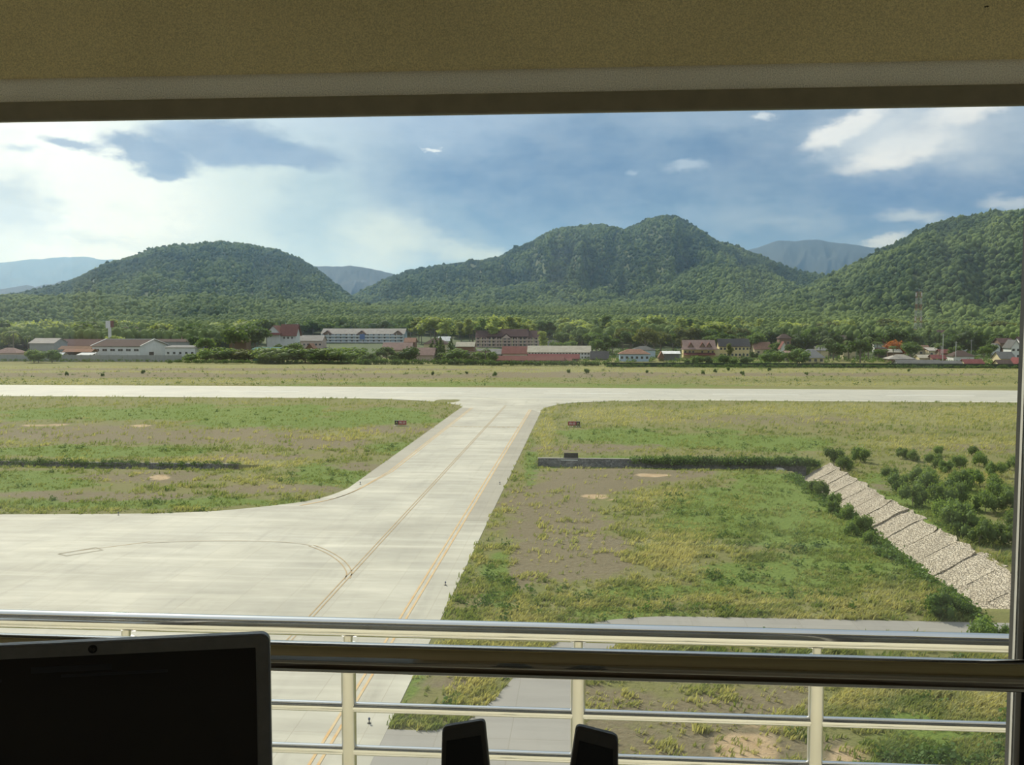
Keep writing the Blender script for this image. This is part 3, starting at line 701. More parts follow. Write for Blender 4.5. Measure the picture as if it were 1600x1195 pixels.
def grove(n, px0, px1, Y0, Y1, t0, t1, kinds, label, group, name='tree', wide=1.0, cat='tree'):
    """n trees spread over a strip of real ground, their tops at the heights the photo shows"""
    for i in range(n):
        px = px0 + (px1 - px0) * (i + random.random()) / n; Y = random.uniform(Y0, Y1); pt = random.uniform(t0, t1)
        x, _, zt = D(px, pt, Y); gz = float(ground_far(x, Y)); h = max(zt - gz, 2.0)
        k, tone = random.choice(kinds); o = plant(k, random.randrange(3), tone, x, Y, gz - .1, h, label, cat, group, name, wide * random.uniform(.85, 1.15))
        depth = 'far behind' if Y > 760 else 'just behind' if Y > 655 else 'beside' if Y > 600 else 'before'
        tw = {'dark': 'dark green', 'mid': 'green', 'pale': 'pale green', 'olive': 'olive', 'palm': 'green', 'bush': 'light green'}[tone]
        GROVES.append((o, px, '%s %s %s' % (KW[k], tw, 'palm' if k == 'palm' and cat == 'tree' else cat), depth))

# ------------------------------------------------------------------ SECTION far land
def ridge_fn(pts):
    p = np.array(pts, float); a = np.arctan((p[:, 0] - 800) / F); e = (497 - p[:, 1]) / F / 1.0
    return a, e
def hill_layer(name, pts, rr, rf, back, seed, rough=.1, spur=8.0):
    """a hill whose crest runs at distance rr (may vary along it) and whose foot is at rf"""
    p = np.array(pts, float); return dict(name=name, px=p[:, 0], py=p[:, 1], rr=rr, rf=rf, back=back, seed=seed, rough=rough, spur=spur)
HILLS = [
 hill_layer('left_hill', [(-160, 500), (-60, 478), (20, 466), (60, 458), (100, 448), (130, 437), (170, 417), (215, 403), (250, 391), (300, 386), (350, 382), (390, 385), (430, 394), (470, 408), (500, 427), (530, 452), (560, 474), (600, 492), (700, 500)], 2300, 1450, 900, 11, .16, 9),
 hill_layer('centre_hill', [(480, 492), (520, 478), (560, 462), (600, 441), (640, 427), (700, 417), (740, 412), (780, 406), (805, 393), (830, 382), (860, 365), (880, 359), (920, 356), (960, 358), (975, 363), (990, 356), (1010, 347), (1040, 341), (1058, 344), (1075, 354), (1095, 366), (1115, 380), (1160, 393), (1200, 410), (1240, 427), (1290, 436), (1330, 450), (1400, 474), (1500, 495)], 2700, 1650, 1100, 23, .30, 11),
 hill_layer('right_hill', [(1120, 498), (1180, 480), (1230, 462), (1290, 438), (1340, 414), (1380, 392), (1420, 372), (1450, 358), (1480, 348), (1530, 340), (1600, 334), (1700, 326), (1800, 322)], 2000, 1100, 900, 37, .22, 8),
 hill_layer('middle_spur', [(880, 498), (940, 482), (1000, 457), (1050, 434), (1100, 420), (1150, 418), (1200, 430), (1240, 450), (1290, 474), (1340, 496)], 2050, 1450, 500, 41, .22, 9),
 hill_layer('low_spur', [(520, 498), (580, 480), (640, 470), (700, 464), (760, 458), (820, 448), (880, 443), (940, 450), (980, 464), (1020, 482), (1060, 498)], 2150, 1500, 400, 53, .2, 9),
 hill_layer('foot_rise', [(-160, 470), (0, 466), (80, 470), (150, 464), (230, 472), (320, 466), (420, 474), (500, 479), (600, 482), (700, 478), (800, 486), (950, 490), (1100, 488), (1200, 482), (1300, 486), (1400, 480), (1500, 484), (1600, 476), (1800, 474)], 1450, 1150, 260, 67, .2, 16),
]
def hill_height(hl, a, r):
    """height of the land at azimuth a (from the camera axis) and ground distance r"""
    ac = np.arctan((hl['px'] - 800) / F); ec = (497 - hl['py']) / F * np.cos(ac)
    sp = fbm(a * hl['spur'] * 2.2 + hl['seed'], r / 900 + 3, hl['seed'], 4) - .5
    rr = hl['rr'] * (1 + .10 * sp)
    e = np.interp(a, ac, ec); zr = H + rr * e
    base = ground_far(0, r)
    t = (r - hl['rf']) / (rr - hl['rf'])
    n = fbm(a * 26 + hl['seed'] * 3, r / 420, hl['seed'] + 5, 4) - .5
    rid = 1 - np.abs(2 * fbm(a * hl['spur'] * 3.1 + hl['seed'], r / 700 + 9, hl['seed'] + 9, 3) - 1)
    tt = np.clip(t, 0, 1); prof = .55 * tt + .45 * tt * tt * (3 - 2 * tt)
    dip = 4 * tt * (1 - tt)
    prof = prof - hl['rough'] * dip * (.80 - rid) * 1.6 + .20 * n * dip
    tb = np.clip((r - rr) / hl['back'], 0, 1)
    prof = np.where(t > 1, 1 - .75 * tb * tb * (3 - 2 * tb), prof)
    z = base - 2 + (zr - base + 2) * prof
    return np.where(t < 0, base - 30, z)
FOREST_GROUND = mat('forest_floor', (.05, .075, .025), (.085, .11, .04), .02, .95)
NA = 520; AA = np.linspace(-.62, .60, NA)
def polar(zf, r0, r1, nr, name, m, label, A=AA):
    R = np.linspace(r0, r1, nr); Ag, Rg = np.meshgrid(A, R); Z = zf(Ag, Rg)
    th = Ag - YAW; X = Rg * np.sin(th); Y = Rg * np.cos(th); nx = len(A)
    V = np.stack([X.ravel(), Y.ravel(), Z.ravel()], 1); i = np.arange(nx * nr).reshape(nr, nx)
    Fc = np.stack([i[:-1, :-1].ravel(), i[:-1, 1:].ravel(), i[1:, 1:].ravel(), i[1:, :-1].ravel()], 1)
    o = link(name, mesh_np(name, V, Fc, True, None, [m])); struct(o, label); return o
# note: azimuth to the right of the camera axis is positive; building frame is turned by YAW
def toxy(a, r): th = a - YAW; return r * np.sin(th), r * np.cos(th)
hl_lab = {'left_hill': 'dark wooded dome-shaped hill on the left', 'centre_hill': 'twin-peaked green hill at the centre', 'right_hill': 'tall wooded hill rising at the right edge',
          'middle_spur': 'rounded wooded spur below the highest peak', 'low_spur': 'low wooded spur at the foot of the twin-peaked hill', 'foot_rise': 'low wooded rise behind the village'}
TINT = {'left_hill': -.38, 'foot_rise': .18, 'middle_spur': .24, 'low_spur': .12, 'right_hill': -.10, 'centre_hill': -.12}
def canopy(hl, spacing, rad, name, label, sub=0, floor=None):
    ac = np.arctan((hl['px'] - 800) / F); a0, a1 = max(ac[0], -.56), min(ac[-1], .54)
    r0, r1 = (hl['rf'] if floor is None else floor), hl['rr'] * 1.06; area = (a1 - a0) * (r1 * r1 - r0 * r0) / 2; n = int(area / spacing ** 2)
    a = rng.uniform(a0, a1, n); r = np.sqrt(rng.uniform(r0 * r0, r1 * r1, n)); z = hill_height(hl, a, r)
    # keep what can be seen: nothing nearer stands higher, with a margin
    ok = z > ground_far(0, r) - 1.5
    step = 12.0; e = (z + 6 - H) / r
    for k in range(1, 90):
        rr_ = r - step * k; zz = hill_height(hl, a, np.maximum(rr_, 100)); ok &= ((zz - H) / np.maximum(rr_, 100) < e + .004) | (rr_ < r0)
        if k > 3: pass
    for o in HILLS:
        if o is hl: continue
        for q_ in np.linspace(.85, 1.0, 4):
            rq = o['rr'] * q_; zz = hill_height(o, a, np.full_like(a, rq)); aco = np.arctan((o['px'] - 800) / F)
            ok &= ~((rq < r - 30) & ((zz - H) / rq > e + .003) & (a > aco[0]) & (a < aco[-1]))
            zs = hill_height(o, a, r); ok &= (zs < z + 4)
    a, r, z = a[ok], r[ok], z[ok]; n = len(a); x, y = toxy(a, r)
    pn = fbm(x / 160, r / 160, hl['seed'] + 3, 3); pn2 = fbm(x / 40, r / 40, hl['seed'] + 8, 3)
    s = rad * rng.uniform(.55, 1.25, n) * (.8 + .5 * pn2) 
    em = rng.random(n) < .05; s = s * (1 + .15 * em); z = z + em * rng.uniform(.3, .8, n) * s
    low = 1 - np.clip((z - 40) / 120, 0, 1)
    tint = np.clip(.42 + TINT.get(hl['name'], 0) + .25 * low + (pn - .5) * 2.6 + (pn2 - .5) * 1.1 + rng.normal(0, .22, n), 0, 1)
    U, Fi = ICO0 if sub == 0 else I1
    m = len(U); jit = 1 + rng.normal(0, .2, (n, m, 1)); V = U[None] * jit * s[:, None, None] * np.array([1, 1, 1.15]) + np.stack([x, y, z + s * .75], 1)[:, None]
    Fc = (Fi[None] + (np.arange(n) * m)[:, None, None]).reshape(-1, 3)
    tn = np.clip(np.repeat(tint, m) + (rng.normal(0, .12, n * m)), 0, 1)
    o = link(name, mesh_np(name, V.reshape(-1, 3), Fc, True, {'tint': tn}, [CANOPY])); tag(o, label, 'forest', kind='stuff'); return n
phi = (1 + 5 ** .5) / 2
def _ico0():
    import bmesh
    bm = bmesh.new(); bmesh.ops.create_icosphere(bm, subdivisions=1, radius=1); V = np.array([v.co[:] for v in bm.verts]); Fc = np.array([[v.index for v in f.verts] for f in bm.faces]); bm.free()
    return V, Fc
ICO0 = _ico0()
CANOPY = mat('forest_canopy', (.024, .055, .022), (.165, .225, .065), .01, .9, attr='tint', trans=.18, spec=.1)
for hl in HILLS:
    ac = np.arctan((hl['px'] - 800) / F); A = np.linspace(max(ac[0], -.62), min(ac[-1], .60), int(900 * (min(ac[-1], .6) - max(ac[0], -.62)) / 1.2) + 20)
    polar(lambda a, r, hl=hl: hill_height(hl, a, r), hl['rf'] - 5, hl['rr'] + hl['back'], 90, hl['name'], FOREST_GROUND, hl_lab[hl['name']], A)
NTREES = 0
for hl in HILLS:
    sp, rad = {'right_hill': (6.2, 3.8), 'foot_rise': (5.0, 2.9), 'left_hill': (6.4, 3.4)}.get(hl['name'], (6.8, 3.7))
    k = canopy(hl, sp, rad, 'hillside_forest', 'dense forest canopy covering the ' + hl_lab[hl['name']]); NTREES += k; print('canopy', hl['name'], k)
# distant mountains, well beyond the hills
DM = mat('haze_tinted_woodland', (.010, .024, .034), (.016, .034, .042), .001, .95)  # blue of the distance haze is put into the woodland colour
def mountain(name, pts, r, depth, seed, label):
    p = np.array(pts, float); ac = np.arctan((p[:, 0] - 800) / F); ec = (497 - p[:, 1]) / F * np.cos(ac)
    def zf(a, rr):
        t = (rr - r + depth) / depth; zr = H + r * np.interp(a, ac, ec); n = fbm(a * 60, rr / depth * 3, seed, 5) - .5
        rid = 1 - np.abs(2 * fbm(a * 45, rr / depth * 2 + 5, seed + 2, 4) - 1)
        tt = np.clip(t, 0, 1); pr = tt - .16 * 4 * tt * (1 - tt) * (.8 - rid); pr = np.where(t > 1, 1 - .6 * (t - 1), pr)
        return 20 + (zr - 20) * pr + n * r * .004
    polar(zf, r - depth, r + depth * .4, 60, name, DM, label, np.linspace(ac[0], ac[-1], 240))
mountain('far_ridge', [(-120, 458), (0, 452), (30, 448), (45, 445), (58, 448), (75, 445), (100, 440), (130, 438), (200, 460)], 4600, 900, 3, 'dark blue ridge behind the left end of the left hill')
mountain('far_ridge', [(440, 440), (490, 416), (520, 418), (550, 415), (575, 419), (605, 426), (650, 440), (700, 460)], 4600, 900, 4, 'dark blue ridge seen in the gap between the left and centre hills')
mountain('distant_mountain', [(-160, 415), (0, 411), (30, 410), (70, 405), (105, 400), (140, 403), (180, 406), (260, 420), (400, 450)], 10000, 2500, 5, 'palest mountain range far away on the left')
mountain('distant_mountain', [(1060, 440), (1120, 405), (1160, 391), (1190, 384), (1215, 377), (1240, 378), (1280, 376), (1310, 381), (1340, 385), (1370, 389), (1440, 400), (1520, 430)], 6600, 1600, 6, 'blue mountain in the gap left of the right hill')
# valley floor between the village and the hills
polar(lambda a, r: np.where(r > 655, ground_far(0, r * np.cos(a - YAW)), 0.0) - .25, 600, 2600, 60, 'valley_floor', FOREST_GROUND, 'gently rising wooded valley floor')

# ------------------------------------------------------------------ village
WALLC = {k: mat('render_' + k, c, None, .4, .85) for k, c in dict(white=(.62, .63, .62), cream=(.56, .48, .30), yellow=(.60, .50, .26), blue=(.42, .52, .60), grey=(.30, .31, .30), brick=(.20, .11, .075), pink=(.52, .40, .34), brown=(.20, .13, .09), green=(.08, .22, .18), dark=(.07, .06, .055)).items()}
def roof_mat(name, c):
    k_ = {'white': .9, 'pale': .72, 'beige': .8}.get(name, .62); g_ = sum(c) / 3; c = tuple((x * .66 + g_ * .34) * k_ for x in c)
    m = mat('roof_' + name, c, tuple(x * 1.3 for x in c), .35, .95, spec=.04, fine=1.6); return m
ROOF = {k: roof_mat(k, c) for k, c in dict(red=(.34, .11, .085), pinkish=(.42, .25, .20), maroon=(.17, .085, .08), brown=(.16, .10, .085), beige=(.50, .44, .31), pale=(.50, .44, .37), grey=(.20, .20, .19), dark=(.10, .10, .11), orange=(.48, .23, .13), rust=(.38, .20, .11), white=(.66, .66, .64), teal=(.10, .28, .25), crimson=(.33, .07, .07), tin=(.36, .35, .33)).items()}
WGL = mat('dark_window_glass', (.02, .025, .03), None, 1, .15, spec=.5); WFR = mat('window_frame_white', (.55, .55, .53), None, 1, .6)
TRIMW = mat('white_trim', (.66, .65, .62), None, 1, .6)
WM = {}
def window_mesh(w, h):
    k = (round(w, 1), round(h, 1))
    if k not in WM:
        b = MB(); b.box(-w / 2, w / 2, -.04, .06, 0, h); b.mi(1)
        f = .09
        b.box(-w / 2 - f, -w / 2, -.09, .04, -f, h + f).box(w / 2, w / 2 + f, -.09, .04, -f, h + f).box(-w / 2, w / 2, -.09, .04, -f, 0).box(-w / 2, w / 2, -.09, .04, h, h + f).box(-.03, .03, -.08, .0, 0, h)
        me = bpy.data.meshes.new('window'); me.from_pydata(b.v, [], b.f); me.materials.append(WGL); me.materials.append(WFR); me.polygons.foreach_set('material_index', b.m); WM[k] = me
    return WM[k]
def gable_roof(b, x0, x1, y0, y1, ze, zr, ov=.7, th=.22, axis='x', hip=0.0):
    """pitched roof with real thickness; hip: inset of the ridge ends"""
    ym = (y0 + y1) / 2; sl = (zr - ze) / max((y1 - y0) / 2, .1); z0 = ze - sl * ov
    X0, X1, Y0, Y1 = x0 - ov, x1 + ov, y0 - ov, y1 + ov; h = hip
    top = [(X0, Y0, z0 + th), (X1, Y0, z0 + th), (X1, Y1, z0 + th), (X0, Y1, z0 + th), (X0 + h, ym, zr + th), (X1 - h, ym, zr + th)]
    bot = [(x, y, z - th) for x, y, z in top]
    vs = top + bot
    fs = [(0, 1, 5, 4), (2, 3, 4, 5), (1, 2, 5) , (3, 0, 4)] if h else [(0, 1, 5, 4), (2, 3, 4, 5)]
    fs2 = [tuple(i + 6 for i in f[::-1]) for f in fs]
    fs = fs + fs2 + [(0, 6, 7, 1), (2, 8, 9, 3)] + ([(1, 7, 8, 2), (3, 9, 6, 0)] if h else [(1, 7, 11, 5), (5, 11, 8, 2), (3, 9, 10, 4), (4, 10, 6, 0)])
    b.add(vs, fs)
def house(name, cat, label, xl, xr, ye, yr, Y, dep, wall, roof, style='gable', win=None, base=None, group=None, trim=False, ov=.7, ww=None, low=0.0):
    x0 = D(xl, ye, Y)[0]; x1 = D(xr, ye, Y)[0]; gz = float(ground_far(0, Y + dep / 2)) if base is None else base
    gz0 = min(gz, float(ground_far(0, Y))) ; ze = D((xl + xr) / 2, ye, Y)[2]; w = x1 - x0
    o = empty(name, ((x0 + x1) / 2, Y, gz0), label, cat, group); a, c = -w / 2, w / 2; E_ = max(ze - gz0, 1.2); dep = float(dep)
    if style == 'front': zr = D((xl + xr) / 2, yr, Y)[2] - gz0
    else: zr = D((xl + xr) / 2, yr, Y + dep / 2)[2] - gz0
    zr = max(zr, E_ + .5)
    b = MB(); wb = MB()
    if style == 'gable':
        wb.box(a, c, 0, dep, -.6, E_); wb.add([(a, 0, E_), (a, dep, E_), (a, dep / 2, zr)], [(0, 2, 1)]); wb.add([(c, 0, E_), (c, dep, E_), (c, dep / 2, zr)], [(0, 1, 2)])
        gable_roof(b, a, c, 0, dep, E_, zr, ov)
    elif style == 'hip':
        wb.box(a, c, 0, dep, -.6, E_); gable_roof(b, a, c, 0, dep, E_, zr, ov, hip=min(dep / 2 + ov, w * .42))
    elif style == 'front':
        wb.box(a, c, 0, dep, -.6, E_); wb.add([(a, 0, E_), (c, 0, E_), (0, 0, zr)], [(0, 1, 2)]); wb.add([(a, dep, E_), (c, dep, E_), (0, dep, zr)], [(0, 2, 1)])
        i0 = len(b.v); gable_roof(b, 0, dep, a, c, E_, zr, ov); b.xform(i0, lambda p: (p[1], p[0], p[2])); b.f = [f[::-1] for f in b.f]
    elif style == 'flat':
        wb.box(a, c, 0, dep, -.6, E_); b.add([(a - ov, -ov, E_), (c + ov, -ov, E_), (c + ov, dep + ov, zr), (a - ov, dep + ov, zr), (a - ov, -ov, E_ + .2), (c + ov, -ov, E_ + .2), (c + ov, dep + ov, zr + .2), (a - ov, dep + ov, zr + .2)], [(3, 2, 1, 0), (4, 5, 6, 7), (0, 1, 5, 4), (1, 2, 6, 5), (2, 3, 7, 6), (3, 0, 4, 7)])
    elif style == 'open':
        for i in range(max(2, int(w / 5)) + 1):
            x = a + w * i / max(2, int(w / 5)); wb.box(x - .12, x + .12, .2, .44, -.6, E_); wb.box(x - .12, x + .12, dep - .44, dep - .2, -.6, E_)
        wb.box(a, c, dep * .6, dep * .6 + .2, -.6, E_ - .2); gable_roof(b, a, c, 0, dep, E_, zr, ov)
    wb.build('post_frame' if style == 'open' else 'wall', WALLC[wall], o); b.build('roof', ROOF[roof], o)
    if trim and style in ('gable',):
        t = MB()
        for xx in (a - ov - .12, c + ov - .12):
            sl = (zr - E_) / (dep / 2)
            for s in (0, 1):
                ya, yb = (-ov, dep / 2) if s == 0 else (dep + ov, dep / 2)
                t.add([(xx, ya, E_ - sl * ov + .15), (xx, yb, zr + .15), (xx, yb, zr + .75), (xx, ya, E_ - sl * ov + .65), (xx + .3, ya, E_ - sl * ov + .15), (xx + .3, yb, zr + .15), (xx + .3, yb, zr + .75), (xx + .3, ya, E_ - sl * ov + .65)], [(0, 1, 2, 3), (7, 6, 5, 4), (3, 2, 6, 7), (0, 4, 5, 1), (0, 3, 7, 4)])
        t.box(a, c, dep / 2 - .2, dep / 2 + .2, zr + .2, zr + .5); t.build('roof_trim', TRIMW, o)
    if win:
        rows, cols = win; rh = E_ / rows; wv = ww or min(1.5, w / cols * .5)
        for r in range(rows):
            for k in range(cols):
                m = window_mesh(wv, min(1.5, rh * .45)); q_ = link('window', m, o, (a + w * (k + .5) / cols, -.03, E_ - rh * (r + 1) + rh * .35))
    return o, a, c, E_, zr, dep
def dormer(o, x, y, z, w, h, d, wall, roof, name='dormer'):
    b = MB(); b.box(x - w / 2 * .8, x + w / 2 * .8, y, y + d, z - .5, z + .05); b.add([(x - w / 2 * .8, y, z), (x + w / 2 * .8, y, z), (x, y, z + h * .8)], [(0, 1, 2)])
    q_ = b.build(name, WALLC[wall], o); r = MB(); i0 = 0; gable_roof(r, 0, d, -w / 2, w / 2, 0, h, .25, .18); r.xform(0, lambda p: (x + p[1], y + p[0], z + p[2])); r.f = [f[::-1] for f in r.f]
    r.build('dormer_roof', ROOF[roof], q_); return q_

# long three-storey block with pale roof
o, a, c, E_, zr, dep = house('apartment_block', 'building', 'long three-storey block with pale roof and bluish shade painted on its walls, left of centre', 503, 631, 521, 513.5, 850, 16, 'blue', 'pale', win=(3, 15), ov=1.0)  # blue wall colour stands in for the shade on this facade
w = c - a
for k, f in enumerate((.07, .49, .93)): dormer(o, a + w * f, -1.2, E_ - .6, 9, 3.2, 6, 'brown', 'pinkish', 'dormer')
for r in range(3): MB().box(a, c, -1.9, 0, E_ / 3 * r + .2 * (r == 0) - .12 + (0 if r else .1), E_ / 3 * r + .12 + .1).box(a, c, -1.95, -1.85, E_ / 3 * r + .1, E_ / 3 * r + 1.1).build('balcony', WALLC['white'], o)
for k in range(13): MB().box(a + w * k / 12 - .28, a + w * k / 12 + .28, -2.0, -1.45, -.5, E_ - .2).build('column', WALLC['white'], o)
MB().box(a + w * .47, a + w * .53, -2.2, -1.5, E_ * .36, E_ * .95).build('stair_panel', mat('blue_panel', (.10, .17, .36), None, 1), o)
# big three-storey building with stepped red-brown roof
o, a, c, E_, zr, dep = house('school_building', 'building', 'three-storey cream building with stepped red-brown roof and many windows, centre', 744, 841, 527, 516.5, 800, 16, 'pink', 'maroon', win=(3, 16), trim=False, ov=.9)
w = c - a
b = MB(); gable_roof(b, a + w * .17, a + w * .83, -.4, dep + .4, E_ + 1.0, zr + 1.1, .8); b.build('raised_roof', ROOF['maroon'], o)
dormer(o, a + w * .49, -1.6, E_ - .4, 9, 3.6, 7, 'pink', 'maroon', 'dormer')
for k in range(13): MB().box(a + w * k / 12 - .32, a + w * k / 12 + .32, -1.3, -.1, -.5, E_).build('column', WALLC['cream'] if k % 2 else WALLC['pink'], o)
for r in (1, 2): MB().box(a, c, -1.2, 0, E_ / 3 * r - .1, E_ / 3 * r + .9).build('balcony', WALLC['pink'], o)
for xx in (a - .9, a + w * .17, a + w * .83, c + .9): MB().box(xx - .2, xx + .2, dep / 2 - 4, dep / 2 + .5, zr - .2, zr + 2.0).build('roof_finial', ROOF['brown'], o)
# white warehouse at the left
o, a, c, E_, zr, dep = house('warehouse', 'building', 'large white-walled warehouse with dark brown roof, at the left behind the grey wall', 144, 218, 541, 530.5, 625, 42, 'white', 'brown', win=None, ov=.8, trim=True)
for k in range(12): link('window', window_mesh(1.7, 1.5), o, (a + (c - a) * (k // 2 + .35 + .25 * (k % 2)) / 6.0 + .6, -.03, E_ - 3.2))
for k in range(7): link('window', window_mesh(1.7, 1.2), o, (a + (c - a) * (k + .7) / 7.4, -.03, E_ - 7.6))
MB().box(c - .02, c + .15, 14, 21, -.5, 3.8).build('gate', WALLC['dark'], o)
# white house with layered red gables
o, a, c, E_, zr, dep = house('gabled_house', 'house', 'white house with steep layered red gables, left of the long pale-roofed block', 417, 437, 519.5, 509, 690, 14, 'white', 'red', 'front', trim=False)
b = MB(); gable_roof(b, c - .5, c + 11.5, 2, 14, E_ - 1.6, zr + .9, .8); b.build('side_roof', ROOF['red'], o)
b = MB(); b.box(c - .1, c + 11, 2.5, 13.5, -.5, E_ - 1.4).add([(c + 11, 2.5, E_ - 1.5), (c + 11, 13.5, E_ - 1.5), (c + 11, 8, zr + .6)], [(0, 1, 2)]); b.build('side_wall', WALLC['white'], o)
b = MB(); gable_roof(b, a - .6, c + .6, -1.6, -.1, E_ - 1.3, E_ - .4, .4); b.build('canopy_roof', ROOF['crimson'], o)
for k in range(3): link('window', window_mesh(1.2, 1.4), o, (c + 2.5 + 3 * k, 2.45, E_ - 4.6))
for s in (-.6, 1): MB().tube([(c + 5.5 + 5.5 * s, 8, zr + 1), (c + 5.5 + 5.5 * s, 8, zr + 2.2)], [.2, .05], 6).build('roof_finial', TRIMW, o)
# red building with three little gables
o, a, c, E_, zr, dep = house('guesthouse', 'house', 'cream two-storey guesthouse with pink-red roof and three small front gables', 1068, 1117, 541.5, 531.5, 650, 12, 'yellow', 'pinkish', 'gable', win=None)
w = c - a
for f in (.23, .60, .81): dormer(o, a + w * f, -1.0, E_ - .3, 3.8, 3.0, 5, 'brown', 'red', 'dormer')
b = MB(); b.add([(a - 2.2, -3.4, E_ - 2.0), (c + 1.6, -3.4, E_ - 2.0), (c + .8, -.2, E_ - .2), (a - .9, -.2, E_ - .2), (a - 2.2, -3.4, E_ - 1.75), (c + 1.6, -3.4, E_ - 1.75), (c + .8, -.2, E_ + .1), (a - .9, -.2, E_ + .1)], [(3, 2, 1, 0), (4, 5, 6, 7), (0, 1, 5, 4), (1, 2, 6, 5), (2, 3, 7, 6), (3, 0, 4, 7)]); b.build('lower_roof', ROOF['pinkish'], o)
for f in (.06, .2, .31, .6, .8, .93): link('window', window_mesh(1.1, 1.8), o, (a + w * f, -.03, E_ - 4.6))
b = MB(); b.add([(a, -4, 2.5), (c, -4, 2.5), (c, 0, 3.9), (a, 0, 3.9), (a, -4, 2.7), (c, -4, 2.7), (c, 0, 4.1), (a, 0, 4.1)], [(3, 2, 1, 0), (4, 5, 6, 7), (0, 1, 5, 4), (1, 2, 6, 5), (2, 3, 7, 6), (3, 0, 4, 7)]); b.build('porch_roof', ROOF['crimson'], o)
MB().box(c - .01, c + 3.5, 2, 9, -.5, E_ - 1.5).build('side_wing', WALLC['cream'], o)
house('rooming_house', 'house', 'yellow two-storey house with dark grey roof beside the three-gabled guesthouse', 1124, 1171, 540.5, 529.5, 662, 13, 'yellow', 'dark', win=(2, 8), ww=1.3)
